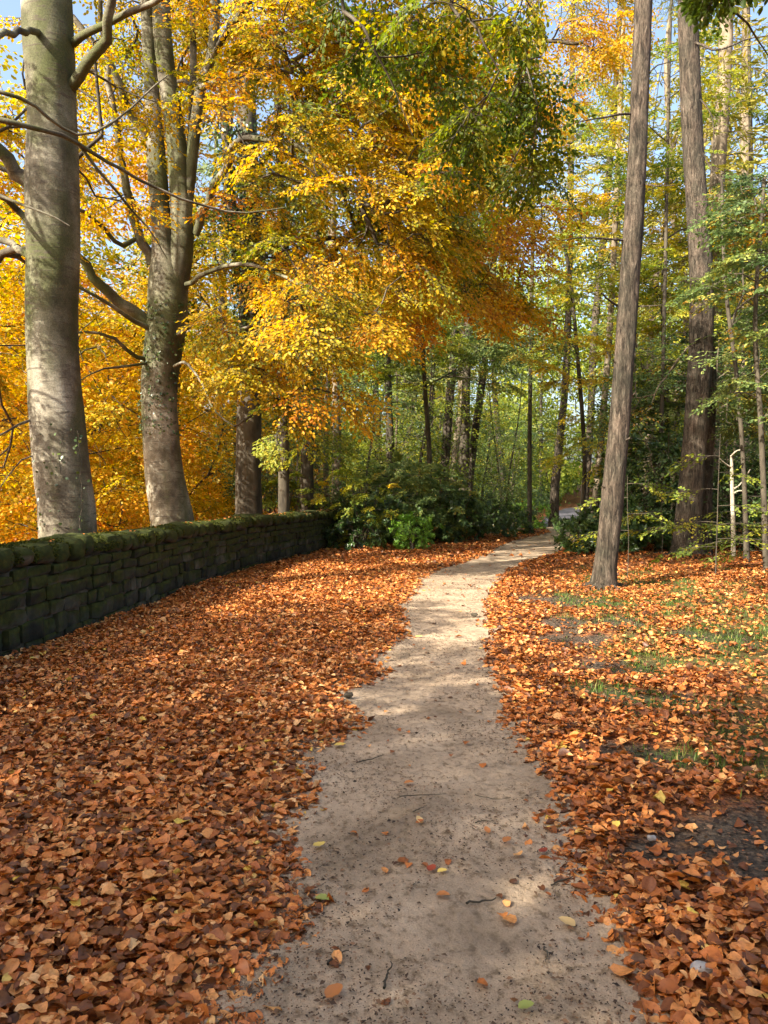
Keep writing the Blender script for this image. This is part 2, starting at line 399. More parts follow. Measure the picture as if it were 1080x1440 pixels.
def spray_template(seed, planar=1.0, n_side=8, step=.05):
    """a flat beech-like spray along +x, unit length. returns leaf pos, dir, twig polylines"""
    r = np.random.default_rng(seed); P = []; U = []; tw = []
    def sag(p): return np.array([p[0], p[1], p[2] - .22 * p[0] ** 2 - .1 * abs(p[1])])
    tw.append(np.array([sag(np.array([s, .03 * math.sin(5 * s + seed), 0])) for s in np.linspace(0, 1, 5)]))
    for k in range(n_side):
        s = .1 + .8 * k / n_side; sgn = 1 if k % 2 else -1
        a = sgn * (math.radians(48) + r.normal() * .12); ln = (.62 * (1 - s) + .14) * r.uniform(.8, 1.15)
        d = np.array([math.cos(a), math.sin(a), r.normal() * .12 * planar]); o = np.array([s, .03 * math.sin(5 * s + seed), 0])
        tw.append(np.array([sag(o), sag(o + d * ln * .5), sag(o + d * ln)]))
        m = max(2, int(ln / step))
        for j in range(m):
            q = (j + .6) / m; aa = a + (1 if j % 2 else -1) * math.radians(38)
            P.append(sag(o + d * ln * q)); U.append((math.cos(aa), math.sin(aa), -.25 + r.normal() * .25))
        P.append(sag(o + d * ln)); U.append((math.cos(a), math.sin(a), -.3))
    for j in range(int(.55 / step)):
        s = .45 + .55 * j / int(.55 / step); aa = (1 if j % 2 else -1) * .7
        P.append(sag(np.array([s, 0, 0]))); U.append((math.cos(aa), math.sin(aa), -.25 + r.normal() * .2))
    P.append(sag(np.array([1, 0, 0]))); U.append((1, 0, -.3))
    return np.array(P), nrm(np.array(U)), tw
SPR = [spray_template(s) for s in range(6)]
SPR_S = [spray_template(s + 20, n_side=5, step=.09) for s in range(5)]

class Tubes:
    def __init__(s): s.V = []; s.F = []; s.n = 0
    def add(s, pts, rad, sides, cap=False):
        pts = np.asarray(pts, float); rad = np.asarray(rad, float); k = len(pts)
        if k < 2: return
        t = nrm(np.gradient(pts, axis=0))
        ref = np.where(np.abs(t[:, 2:3]) > .9, np.array([[1., 0, 0]]), np.array([[0., 0, 1.]]))
        # keep one reference per tube for no twist
        ref = np.repeat(ref[:1], k, 0) if np.all(np.abs(t @ ref[0]) < .97) else ref
        a = nrm(np.cross(t, ref)); b = np.cross(t, a)
        th = np.arange(sides) * 2 * math.pi / sides
        V = pts[:, None] + rad[:, None, None] * (np.cos(th)[None, :, None] * a[:, None] + np.sin(th)[None, :, None] * b[:, None])
        i = np.arange(k - 1)[:, None] * sides; j = np.arange(sides)[None]; jn = (j + 1) % sides
        Fq = np.stack([i + j, i + jn, i + sides + jn, i + sides + j], -1).reshape(-1, 4)
        s.V.append(V.reshape(-1, 3)); s.F.append(Fq + s.n); s.n += k * sides
    def build(s, name, mat, parent, origin):
        return mesh(name, np.concatenate(s.V), np.concatenate(s.F), mat, parent=parent, origin=origin, smooth=True)

def catmull(P, n):
    P = np.asarray(P, float); k = len(P)
    if k < 3:
        t = np.linspace(0, k - 1, n); return np.stack([np.interp(t, range(k), P[:, c]) for c in range(P.shape[1])], 1)
    Q = np.vstack([2 * P[0] - P[1], P, 2 * P[-1] - P[-2]])
    t = np.linspace(0, k - 1 - 1e-6, n); i = t.astype(int); f = (t - i)[:, None]
    a, b, c, d = Q[i], Q[i + 1], Q[i + 2], Q[i + 3]
    return .5 * (2 * b + (c - a) * f + (2 * a - 5 * b + 4 * c - d) * f ** 2 + (3 * b - a - 3 * c + d) * f ** 3)

def trunk_tube(T, P, Rr, sides=36, step=.12, flare=0.5, lump=.06, seed=0, flare_h=.35, roots=5):
    """P control points, Rr radii; writes into Tubes T; lumpy and flared at the base"""
    P = np.asarray(P, float); L = np.linalg.norm(np.diff(P, axis=0), axis=1).sum(); n = max(6, int(L / step))
    C = catmull(np.c_[P, Rr], n); pts = C[:, :3]; rad = np.maximum(C[:, 3], .004)
    t = nrm(np.gradient(pts, axis=0)); a = nrm(np.cross(t, np.array([0, 1., 0.2]))); b = np.cross(t, a)
    th = np.arange(sides) * 2 * math.pi / sides
    H = np.r_[0, np.cumsum(np.linalg.norm(np.diff(pts, axis=0), axis=1))]
    TH, HH = np.meshgrid(th, H)
    lumpv = (vn(np.cos(TH) * 1.3 + 5 + seed, HH * .9 + np.sin(TH) * 1.3, 1.0, seed) - .5) * 2 * lump + (vn(np.cos(TH) * 3 + 5 + seed, HH * 3 + np.sin(TH) * 3, 1.0, seed + 3) - .5) * lump * .8
    fl = flare * np.exp(-HH / flare_h) * (1 + .55 * np.cos(roots * TH + seed) + .3 * np.cos((roots - 2) * TH + 2 * seed))
    rr = rad[:, None] * (1 + lumpv + fl)
    V = pts[:, None] + rr[..., None] * (np.cos(TH)[..., None] * a[:, None] + np.sin(TH)[..., None] * b[:, None])
    k = n; i = np.arange(k - 1)[:, None] * sides; j = np.arange(sides)[None]; jn = (j + 1) % sides
    Fq = np.stack([i + j, i + jn, i + sides + jn, i + sides + j], -1).reshape(-1, 4)
    T.V.append(V.reshape(-1, 3)); T.F.append(Fq + T.n); T.n += k * sides
    return pts, rad

def grow(limbs, targets, rng, seg=.45, sag=.25, tip=.0045, power=.42, maxr=.12):
    """connect every target to the nearest branch; returns chains of points with radii"""
    NP = []; ND = []; PAR = []; RM = []
    for pts, rad in limbs:
        d = nrm(np.gradient(pts, axis=0))
        for i in range(len(pts)):
            NP.append(pts[i]); ND.append(d[i]); PAR.append(len(NP) - 2 if i else -1); RM.append(rad[i])
    nfix = len(NP); cap = nfix + len(targets) * 14 + 10
    A = np.zeros((cap, 3)); A[:nfix] = NP; D = np.zeros((cap, 3)); D[:nfix] = ND; n = nfix
    par = np.full(cap, -1); par[:nfix] = PAR
    order = np.argsort([np.min(np.linalg.norm(A[:nfix:3] - t, axis=1)) for t in targets])
    chains = []; tipidx = []; tipdir = []
    for ti in order:
        t = targets[ti]; v = t - A[:n]; dist = np.linalg.norm(v, axis=1)
        c = np.sum(v * D[:n], axis=1) / np.maximum(dist, 1e-6)
        cost = dist * (1.35 - .5 * c) + np.where(v[:, 2] < -.3 * dist, .35 * dist, 0)
        p = int(np.argmin(cost)); Lc = dist[p]
        if Lc < .12: continue
        m = int(np.clip(Lc / seg, 2, 12)); dr = v[p] / Lc
        cd = nrm(D[p] * .35 + dr + np.array([0, 0, sag * .9]))
        ctrl = A[p] + cd * Lc * .55; q = np.linspace(0, 1, m + 1)[:, None]
        pts = (1 - q) ** 2 * A[p] + 2 * q * (1 - q) * ctrl + q * q * t
        pts[1:-1] += rng.normal(0, .035 * min(Lc, 1.6), (m - 1, 3))
        idx = [p]
        for k in range(1, m + 1):
            A[n] = pts[k]; D[n] = nrm(pts[k] - pts[k - 1]); par[n] = idx[-1]; idx.append(n); n += 1
        chains.append(idx); tipidx.append(n - 1); tipdir.append(D[n - 1].copy())
    cnt = np.zeros(n)
    for i in tipidx: cnt[i] += 1
    for i in range(n - 1, nfix - 1, -1):
        if par[i] >= 0 and par[i] >= 0: cnt[par[i]] += cnt[i]
    rad = np.minimum(tip * np.maximum(cnt, 1) ** power * 1.6, maxr)
    return A, rad, chains, A[tipidx], np.array(tipdir)

def ellip(c, r, n, rng, hollow=.0):
    d = nrm(rng.normal(size=(n, 3))); q = rng.random(n) ** (1 / 3); q = hollow + (1 - hollow) * q
    return np.asarray(c) + d * q[:, None] * np.asarray(r)

def sprays_at(tips, dirs, center, rng, per=3, L=(.65, 1.05), droop=.35, leaf=.07, tintc=.5, tintv=.16, tmpl=SPR, shape='hex', jit=.9, wid=.3, tubes=None, outward=.6, leafn=.35):
    VV = []; FF = []; TT = []; n0 = 0
    for i in range(len(tips)):
        out = tips[i] - center; out[2] *= .3; out = nrm(out)
        base = nrm(dirs[i] * (1 - outward) + out * outward)
        ct = rng.normal(0, tintv)
        for k in range(per):
            P, U, tw = tmpl[rng.integers(len(tmpl))]
            a = rng.normal(0, jit); ca, sa = math.cos(a), math.sin(a)
            x = np.array([base[0] * ca - base[1] * sa, base[0] * sa + base[1] * ca, base[2] * .4 - droop * rng.uniform(.4, 1.5)]); x = nrm(x)
            up = nrm(np.array([rng.normal(0, .3), rng.normal(0, .3), 1.]))
            y = nrm(np.cross(up, x)); z = np.cross(x, y); l = rng.uniform(*L)
            Rm = np.stack([x, y, z]); off = tips[i] - x * l * rng.uniform(0, .25) * (k > 0)
            pos = off + (P * l) @ Rm; u = U @ Rm
            nn = nrm(z + rng.normal(0, leafn, (len(P), 3)))
            u = u + rng.normal(0, .22, u.shape)
            keep = rng.random(len(P)) > .1
            pos, u, nn = pos[keep], u[keep], nn[keep]
            sz = leaf * rng.uniform(.7, 1.25, len(pos)); tn = np.clip(tintc + ct + rng.normal(0, .13, len(pos)), 0, 1)
            V, Fq, T = leaves_mesh(pos, u, nn, sz, tn, shape, wid)
            VV.append(V); FF.append(Fq + n0); TT.append(T); n0 += len(V)
            if tubes is not None:
                for w in tw[:6]:
                    tubes.add(off + (w * l) @ Rm, np.linspace(.0045, .0018, len(w)), 3)
    return np.concatenate(VV), np.concatenate(FF), np.concatenate(TT)

def put_leaves(name, tv, mat, parent, origin):
    return mesh(name, tv[0], tv[1], mat, {'tint': tv[2]}, parent=parent, origin=origin)

def merge(L):
    V = []; Fs = []; T = []; n = 0
    for v, f, t in L:
        V.append(v); Fs.append(f + n); T.append(t); n += len(v)
    return np.concatenate(V), np.concatenate(Fs), np.concatenate(T)

def px_limb(pts, r0, r1, D=None, n=None):
    """limb through points given as (px, py, depth)"""
    P = np.array([at(*q) for q in pts]); L = np.linalg.norm(np.diff(P, axis=0), axis=1).sum()
    C = catmull(P, n or max(5, int(L / .22))); return C, np.linspace(r0, r1, len(C))

def tree(name, base, label, trunk_px, bark, crowns, limbs=(), sides=36, twig_mat=None, seed=1, flare=.5, lump=.06, extra=None, group=None, flare_h=.35, roots=5, maxr=.12, seg=.45, step=.12, root_spec=()):
    """trunk_px: list of stems, each [(px,py,D,width_px)...]; crowns: list of dicts"""
    rng = np.random.default_rng(seed); base = np.asarray(base, float)
    t = thing(name, base, label, 'tree', group)
    T = Tubes(); skel = []
    for k, st in enumerate(trunk_px):
        P = np.array([at(a, b, d) for a, b, d, w in st]); rr = np.array([w * d / F / 2 for a, b, d, w in st])
        if k == 0: P[0] = base - np.array([0, 0, .15])
        pts, rad = trunk_tube(T, P, rr, sides if k == 0 else 20, step=step, flare=flare if k == 0 else 0, lump=lump, seed=seed + k, flare_h=flare_h, roots=roots)
        skel.append((pts[len(pts) // 4 if k == 0 else 0:], rad[len(pts) // 4 if k == 0 else 0:]))
    for pts, rad in limbs:
        n = len(pts); w = rng.normal(0, 1, (n, 3)) * rad[:, None] * .35; w[0] = 0
        TL = Tubes(); TL.add(pts + w, rad, 9); TL.build('limb', bark, t, base); skel.append((pts, rad))
    for a, L, r0 in root_spec:
        q = np.linspace(0, 1, 9); aa = a + .5 * q * math.sin(a * 3); dx = np.cos(aa) * L * q + math.cos(a) * .08; dy = np.sin(aa) * L * q + math.sin(a) * .08
        P = np.stack([base[0] + dx, base[1] + dy, np.zeros(9)], 1); P[:, 2] = gz(P[:, 0], P[:, 1]) + .10 * (1 - q) ** 2 + .01 - .06 * q
        T.add(P, r0 * (1 - .7 * q), 9)
    T.build('trunk', bark, t, base)
    B = Tubes(); LV = {}
    for c in crowns:
        tg = np.concatenate([ellip(e[0], e[1], e[2], rng) for e in c['e']])
        if 'zmin' in c: tg = tg[tg[:, 2] > c['zmin']]
        if c.get('gap'):
            v = np.array([mnoise.noise(Vector(q * c.get('gs', .55)) + Vector((seed, 0, 0))) for q in tg]); tg = tg[v > c['gap'] - .5]
        A, rad, ch, tips, td = grow(skel, tg, rng, seg=c.get('seg', seg), maxr=maxr, sag=c.get('sag', .25), tip=c.get('tip', .0045))
        for idx in ch:
            r = rad[idx].copy(); r[0] = min(r[0], r[1] * 1.3) if len(r) > 1 else r[0]
            B.add(A[idx], r, 7 if r[1] > .03 else (5 if r[1] > .014 else 4))
        ctr = c.get('center', base)
        sp = sprays_at(tips, td, np.asarray(ctr, float), rng, tubes=B if c.get('twigs', True) else None, **c.get('s', {}))
        LV.setdefault(c['mat'], []).append(sp)
    if B.V: B.build('branches', twig_mat or bark, t, base)
    for mname, lst in LV.items():
        put_leaves('crown', merge(lst), M[mname], t, base)
    if extra: extra(t, base, skel, rng)
    return t

def ivy(skel_parts, rng, h0, h1, dens, spread=.06, size=.06):
    def f(t, base, skel, r2):
        P = []; U = []; NN = []
        for k in skel_parts:
            pts, rad = skel[k]; d = np.linalg.norm(np.diff(pts, axis=0), axis=1)
            for i in range(len(pts) - 1):
                if not (h0 <= pts[i][2] <= h1): continue
                n = rng.poisson(dens * d[i] * rad[i] * 6.3)
                th = rng.random(n) * 6.283; out = np.stack([np.cos(th), np.sin(th), np.zeros(n)], 1)
                P.append(pts[i] + (pts[i + 1] - pts[i]) * rng.random((n, 1)) + out * (rad[i] * 1.02 + rng.random((n, 1)) ** 2 * spread))
                U.append(np.stack([out[:, 0] * .4 + rng.normal(0, .4, n), out[:, 1] * .4 + rng.normal(0, .4, n), -np.ones(n) * .8 + rng.normal(0, .4, n)], 1)); NN.append(out + rng.normal(0, .4, out.shape) + np.array([0, 0, .4]))
        P = np.concatenate(P); V = leaves_mesh(P, np.concatenate(U), np.concatenate(NN), size * rng.uniform(.6, 1.3, len(P)), np.clip(rng.normal(.5, .25, len(P)), 0, 1), 'hex', .42, .05)
        put_leaves('ivy', V, M['ivy'], t, base)
    return f

# ---------------------------------------------------------------- dry stone wall
def arc_at(s):
    P = WPd; i = np.clip(np.searchsorted(WS, s) - 1, 0, len(P) - 2); f = (s - WS[i]) / (WS[i + 1] - WS[i])
    return P[i] * (1 - f)[..., None] + P[i + 1] * f[..., None] if np.ndim(s) else P[i] * (1 - f) + P[i + 1] * f
_y = np.linspace(-3, 25.5, 160); WPd = np.stack([wx(_y), _y], 1)
WPd[:, 0] = np.convolve(np.pad(WPd[:, 0], 6, mode='edge'), np.ones(13) / 13, 'valid')
WS = np.r_[0, np.cumsum(np.linalg.norm(np.diff(WPd, axis=0), axis=1))]; WL = WS[-1]
def box_template(n):
    g = np.linspace(-1, 1, n + 1); V = []; Fq = []
    for ax in range(3):
        for sg in (-1, 1):
            o = len(V); A, Bq = np.meshgrid(g, g, indexing='ij')
            for a, b in zip(A.ravel(), Bq.ravel()):
                p = [0, 0, 0]; p[ax] = sg; p[(ax + 1) % 3] = a; p[(ax + 2) % 3] = b; V.append(p)
            for i in range(n):
                for j in range(n):
                    q = [o + i * (n + 1) + j, o + (i + 1) * (n + 1) + j, o + (i + 1) * (n + 1) + j + 1, o + i * (n + 1) + j + 1]
                    Fq.append(q if sg > 0 else q[::-1])
    return np.array(V, float), np.array(Fq)
BV, BF = box_template(6)
def stones(rows, power, thick, rng, name, parent, base, dispn=.016, taper=0.0):
    VV = []; FF = []; TT = []; n = 0
    r8 = (np.abs(BV) ** power).sum(1) ** (1 / power); B0 = BV / r8[:, None]
    for z0, h, wlo, whi in rows:
        s = rng.uniform(0, .3)
        while s < WL - .3:
            w = rng.uniform(wlo, whi); w = min(w, WL - s)
            c = arc_at(np.array([s + w / 2]))[0]; d = arc_at(np.array([min(s + w, WL)]))[0] - arc_at(np.array([s]))[0]; d /= np.linalg.norm(d)
            nrmv = np.array([d[1], -d[0]])  # towards the path
            hh = h * rng.uniform(.84, 1.12); tk = thick * rng.uniform(.93, 1.04) / 2
            L = B0 * np.array([w / 2 * .985, tk, hh / 2 * .995])
            L = L * (1 + np.array([0, .12 * rng.normal(), .1 * rng.normal()]) * BV[:, :1] * .35)
            a = rng.normal(0, .04); L[:, 2] += L[:, 0] * a
            gzv = float(gz(c[0] + nrmv[0] * .25, c[1] + nrmv[1] * .25)) * .8
            off = rng.normal(0, .013) - .22
            W = np.empty_like(L); W[:, 0] = c[0] + d[0] * L[:, 0] + nrmv[0] * (L[:, 1] + off); W[:, 1] = c[1] + d[1] * L[:, 0] + nrmv[1] * (L[:, 1] + off)
            W[:, 2] = gzv + z0 + hh / 2 + L[:, 2]
            if s > 7:
                dd = np.array([mnoise.noise(Vector(q * 5.5)) + .7 * abs(mnoise.noise(Vector(q * 12))) + .3 * mnoise.noise(Vector(q * 26)) for q in W]); W += nrm(W - W.mean(0)) * (dd * dispn * 1.7)[:, None]
            VV.append(W); FF.append(BF + n); TT.append(np.full(len(W), rng.random())); n += len(W); s += w
    return mesh(name, np.concatenate(VV), np.concatenate(FF), M['stone'], {'tint': np.concatenate(TT)}, parent=parent, origin=base, smooth=True)
rw = np.random.default_rng(3); wb = np.array([-3.7, 7.0, 0.0])
wall = thing('stone_wall', wb, 'low mossy dry stone wall running along the left side of the leaf litter', 'stone wall')
stones([(-.12, .22, .20, .5), (.10, .19, .18, .46), (.29, .165, .16, .5), (.455, .15, .16, .42), (.605, .12, .2, .6), (.725, .10, .25, .6)], 12, .44, rw, 'stonework', wall, wb)
stones([(.82, .245, .20, .52)], 3.2, .52, rw, 'coping', wall, wb, .03)
cs = arc_at(np.linspace(0, WL, 80)); dd = np.gradient(cs, axis=0); dd /= np.linalg.norm(dd, axis=1)[:, None]; nv = np.stack([dd[:, 1], -dd[:, 0]], 1)
cv = []
for off in (-.05, -.38):
    for z in (-.3, .84):
        q = cs + nv * off; cv.append(np.c_[q, gz(q[:, 0], q[:, 1]) * .3 + z])
cv = np.stack(cv, 1); k = len(cs); i = np.arange(k - 1) * 4
cf = np.concatenate([np.stack([i + a, i + 4 + a, i + 4 + b, i + b], 1) for a, b in ((0, 1), (1, 3), (3, 2))])
mesh('light_stop_core', cv.reshape(-1, 3), cf, M['dark_bark'], parent=wall, origin=wb)  # dark core added behind the joints so no light passes through
# moss tufts on the coping
nm = 60000; s = rw.uniform(7, WL, nm); c = arc_at(s); dv = arc_at(np.minimum(s + .1, WL)) - c; dv = nrm(dv); nv2 = np.stack([dv[:, 1], -dv[:, 0]], 1)
ang = rw.uniform(-.5, 2.9, nm); o = -.22 + np.cos(ang) * .235; zz = .94 + np.sin(ang) * .115
keep = fbm(s * 1.0, ang, 2.2, 3) > .42; c, nv2, o, zz, ang = c[keep], nv2[keep], o[keep], zz[keep], ang[keep]; nm = len(c)
outv = np.c_[nv2 * np.cos(ang)[:, None], np.sin(ang)]
P = np.c_[c + nv2 * o[:, None], gz(c[:, 0], c[:, 1]) * .8 + zz]
mt = leaves_mesh(P, outv + rw.normal(0, .6, (nm, 3)), nrm(rw.normal(size=(nm, 3))), rw.uniform(.012, .035, nm), rw.random(nm), 'dia', .3, 0)
mesh('moss', mt[0], mt[1], M['moss'], {'tint': mt[2]}, parent=wall, origin=wb)

sl_ = np.r_[rw.uniform(7, WL, 120), rw.uniform(WL - 11, WL - 3, 260)]; c = arc_at(sl_); dv = nrm(arc_at(np.minimum(sl_ + .1, WL)) - c); nv2 = np.stack([dv[:, 1], -dv[:, 0]], 1); oo = rw.uniform(-.36, -.06, len(c))
P = np.c_[c + nv2 * oo[:, None], gz(c[:, 0], c[:, 1]) * .8 + 1.075 - 1.6 * (oo + .22) ** 2]
lt = leaves_mesh(P, rw.normal(0, 1, (len(P), 3)) * [1, 1, .2], nrm(np.array([0, 0, 1.]) + rw.normal(0, .3, (len(P), 3))), rw.uniform(.04, .065, len(P)), rw.uniform(.2, .98, len(P)), 'hex', .34, .1)
tag(mesh('wall_top_leaves', lt[0], lt[1], M['litter'], {'tint': lt[2]}), 'scattered fallen leaves caught on the mossy top of the stone wall', 'fallen leaves', kind='stuff')
# ---------------------------------------------------------------- leaf litter
def litter():
    rng = np.random.default_rng(21)
    def tmpl(k, fine):
        r = np.random.default_rng(k); nu, nvv = (5, 3) if fine else (3, 2)
        u = np.linspace(0, 1, nu + 1); v = np.linspace(-1, 1, nvv + 1)
        Uu, Vv = np.meshgrid(u, v, indexing='ij')
        w = .33 * np.sin(np.pi * np.clip(Uu, .0, 1) ** .8) ** .75 * r.uniform(.85, 1.2) + .004
        c1 = r.normal(0, .6); c2 = r.uniform(.05, .85); tw = r.normal(0, .6)
        x = Uu - .5; y = Vv * w; z = c1 * (x ** 2) + c2 * np.abs(Vv) ** 1.5 * w * .9 + tw * x * Vv * w * 1.5 + r.normal(0, .032, x.shape)
        i = np.arange(nu)[:, None] * (nvv + 1) + np.arange(nvv)[None]
        f = np.stack([i, i + nvv + 1, i + nvv + 2, i + 1], -1).reshape(-1, 4)
        return np.stack([x, y, z], -1).reshape(-1, 3), f
    out = []
    # bands: y0, y1, leaves per m2, fine, size
    for y0, y1, dens, fine, sz in ((-1.2, 1.3, 1000, False, .045), (1.3, 3.6, 3200, True, .042), (3.6, 8, 2200, False, .044), (8, 16, 1100, False, .05), (16, 42, 400, False, .068)):
        hw = y1 * .56 + 3.4; area = 2 * hw * (y1 - y0); n = int(area * dens)
        x = rng.uniform(-hw, hw, n); y = rng.uniform(y0, y1, n)
        ax = np.abs(x) - (np.maximum(y, 0) * .54 + .4); ok = (ax < 0) | ((ax < 3.0) & (rng.random(n) < (.4 if y0 > 0 and y0 < 8 else .8))); x, y = x[ok], y[ok]
        e = (fbm(x, y, 3.5, 3) - .5) * .2 + rng.normal(0, .035, len(x)) - np.where(rng.random(len(x)) < .04, rng.exponential(.10, len(x)), 0)
        e2 = (fbm(x, y, 2.5, 6) - .5) * .22 + rng.normal(0, .035, len(x)) - np.where(rng.random(len(x)) < .06, rng.exponential(.10, len(x)), 0)
        on = (x - pxl(y) > e) & (pxr(y) - x > e2)
        loose = rng.random(len(x)) < .006
        so = soil(x, y); tf = turf(x, y)
        ok = (~on | loose) & (rng.random(len(x)) > so * .94) & (rng.random(len(x)) > tf * .7) & (x > wx(y) + .03)
        # litter thins on the right bank further away
        ok &= rng.random(len(x)) > sstep(.1, 1, x - pxr(y)) * sstep(.38, .68, fbm(x, y, 2.3, 7)) * .85
        x, y, on, so = x[ok], y[ok], on[ok], so[ok]; n = len(x)
        depth = np.minimum(sstep(0, .35, pxl(y) - x) + sstep(0, .35, x - pxr(y)), 1) * (1 - .8 * so)
        heap = (.035 + .05 * fbm(x, y, 3.2, 2)) * depth
        z = gz(x, y) + .006 + rng.random(n) ** 1.0 * heap
        th = rng.random(n) * 6.283; til = np.where(on, .2, rng.choice([.2, .42, .62], n)) * np.abs(rng.normal(0, 1, n)); ta = rng.random(n) * 6.283
        nn = nrm(np.stack([np.sin(til) * np.cos(ta), np.sin(til) * np.sin(ta), np.cos(til)], 1))
        u = np.stack([np.cos(th), np.sin(th), np.zeros(n)], 1); u = nrm(u - nn * np.sum(u * nn, 1)[:, None]); w = np.cross(nn, u)
        s = sz * np.clip(np.exp(rng.normal(0, .30, n)), .4, 2.0); flip = np.where(rng.random(n) < .25, -1, 1)
        z += np.where(on, .012, .0) + s * .10
        base = fbm(x, y, .8, 5)
        # paler tan leaves on the left carpet near, redder on the right and further off
        tint = np.clip(rng.beta(1.25, 1.25, n) * .94 + (base - .5) * .18 + np.where(x < pxl(y), .03, -.05) - .05 * sstep(4, 12, y), 0, .955)
        tint = np.where(rng.random(n) < .012, rng.uniform(.96, 1, n), tint); tint = np.where(rng.random(n) < .04, tint * .3, tint)
        K = 14; kk = rng.integers(0, K, n)
        for k in range(K):
            q = kk == k; T, f = tmpl(k * 7 + (1 if fine else 0), fine); m = q.sum()
            if not m: continue
            Lc = T[None] * s[q][:, None, None]
            V = np.stack([x[q], y[q], z[q]], 1)[:, None] + Lc[..., :1] * u[q][:, None] + Lc[..., 1:2] * w[q][:, None] + Lc[..., 2:3] * (nn[q] * flip[q][:, None])[:, None]
            out.append((V.reshape(-1, 3), leaf_faces(m, len(T), f), np.repeat(tint[q], len(T))))
    V, f, t = merge(out)
    o = mesh('leaf_litter', V, f, M['litter'], {'tint': t}, smooth=True); tag(o, 'deep carpet of fallen orange and brown beech leaves', 'leaf litter', kind='stuff')
litter()

# crumbs of bark, twig and leaf trodden into the path
rng = np.random.default_rng(8); n = 60000
y = 1.4 + 14 * rng.random(n) ** 1.7; t = rng.random(n); x = pxl(y) - .2 + (pxr(y) - pxl(y) + .3) * t
kp = (fbm(x, y, 1.7, 5) + .3 * rng.random(n)) > .56; x, y = x[kp], y[kp]
xs = rng.uniform(.8, 6, 60000); ys2 = rng.uniform(3, 13, 60000); kp = (soil(xs, ys2) > .3) & (xs > pxr(ys2)); x = np.r_[x, xs[kp]]; y = np.r_[y, ys2[kp]]; n = len(x)
th = rng.random(n) * 6.283; u = np.stack([np.cos(th), np.sin(th), rng.normal(0, .12, n)], 1)
sz = rng.uniform(.003, .015, n) * np.where(rng.random(n) < .08, 2.0, 1)
sz = np.where(soil(x, y) > .2, sz * 1.9, sz)
lv = leaves_mesh(np.stack([x, y, gz(x, y) + np.where(x > pxr(y), .008, .021)], 1), u, np.array([0, 0, 1.]) + rng.normal(0, .35, (n, 3)), sz, rng.random(n) ** 1.3, 'dia', .28, .15)
tag(mesh('path_debris', lv[0], lv[1], M['debris'], {'tint': lv[2]}), 'brown crumbs of bark and leaf trodden into the sandy path', 'debris', kind='stuff')

# grass and moss between the leaves on the right
rng = np.random.default_rng(9); n = 330000
x = rng.uniform(.8, 11, n); y = rng.uniform(3.2, 16, n); tf = turf(x, y)
kp = (rng.random(n) < tf * .8 * (.12 + 1.2 * (fbm(x, y, 7, 2) > .53))) & (x > pxr(y) + .12); x, y = x[kp], y[kp]; n = len(x)
th = rng.random(n) * 6.283; lean = rng.uniform(.15, 1.1, n)
u = np.stack([np.cos(th) * lean, np.sin(th) * lean, np.ones(n)], 1)
V, f, tt = leaves_mesh(np.stack([x, y, gz(x, y)], 1), u, np.stack([np.cos(th), np.sin(th), -lean], 1), rng.uniform(.025, .075, n), np.clip(rng.normal(.5, .28, n), 0, 1), 'dia', .06, 0)
tag(mesh('grass', V, f, M['grassblade'], {'tint': tt}), 'short green grass growing through the leaves on the right bank', 'grass', kind='stuff')

# ---------------------------------------------------------------- individual leaves, twigs and stones on the path
def single_leaf(px, py, size, ang, mat, label, tilt=.15, seed=0):
    g = on_ground(px, py); r = np.random.default_rng(seed + px); nu, nvv = 8, 4
    Uu, Vv = np.meshgrid(np.linspace(0, 1, nu + 1), np.linspace(-1, 1, nvv + 1), indexing='ij')
    w = .34 * np.sin(np.pi * Uu ** .8) ** .7 + .004; x = Uu - .5; yv = Vv * w
    z = r.uniform(-.2, .5) * x ** 2 + .3 * np.abs(Vv) ** 1.5 * w + tilt * x * .6 + .02 * np.sin(Uu * 30) * np.abs(Vv) + .10
    ca, sa = math.cos(ang), math.sin(ang); Vx = np.stack([x * ca - yv * sa, x * sa + yv * ca, z], -1).reshape(-1, 3) * size
    i = np.arange(nu)[:, None] * (nvv + 1) + np.arange(nvv)[None]; f = np.stack([i, i + nvv + 1, i + nvv + 2, i + 1], -1).reshape(-1, 4)
    o = mesh('fallen_leaf', Vx + g + np.array([0, 0, .022]), f, M[mat], {'tint': np.linspace(.2, .9, len(Vx))}, origin=g + np.array([0, 0, .02]), smooth=True)
    tag(o, label, 'leaf', 'loose leaves lying on the bare path')
single_leaf(449, 1197, .060, .4, 'one_yellow', 'yellow leaf lying flat on the path at the edge of the left litter')
single_leaf(453, 1273, .065, -.5, 'one_green', 'pale green leaf on the path below the yellow leaf at the left edge')
single_leaf(622, 1233, .045, .2, 'one_yellow', 'small yellow leaf beside a brown leaf in the middle of the path')
single_leaf(607, 1230, .055, 1.0, 'one_red', 'brown leaf touching a small yellow leaf in the middle of the path')
single_leaf(590, 1161, .05, 2.0, 'one_pale', 'pale tan folded leaf alone on the middle of the path', .6)
single_leaf(797, 1307, .070, 2.4, 'one_pale', 'tan leaf on bare sand at the right edge of the path')
single_leaf(740, 1426, .055, .3, 'one_green', 'yellow green leaf at the bottom of the path')
single_leaf(713, 1189, .055, .8, 'one_orange', 'orange brown leaf flat near the right side of the path')
single_leaf(685, 1175, .045, 1.8, 'one_orange', 'small orange leaf on the path right of centre', .5)
single_leaf(764, 1205, .05, .6, 'one_red', 'dark red leaf close to the right litter edge')
single_leaf(575, 1107, .055, .1, 'one_orange', 'orange leaf near a thin stick on the upper path')
single_leaf(470, 1407, .075, .9, 'one_orange', 'large orange leaf low on the left of the path')
single_leaf(623, 1267, .055, -.2, 'one_orange', 'orange leaf lying just below the pair in the middle of the path')
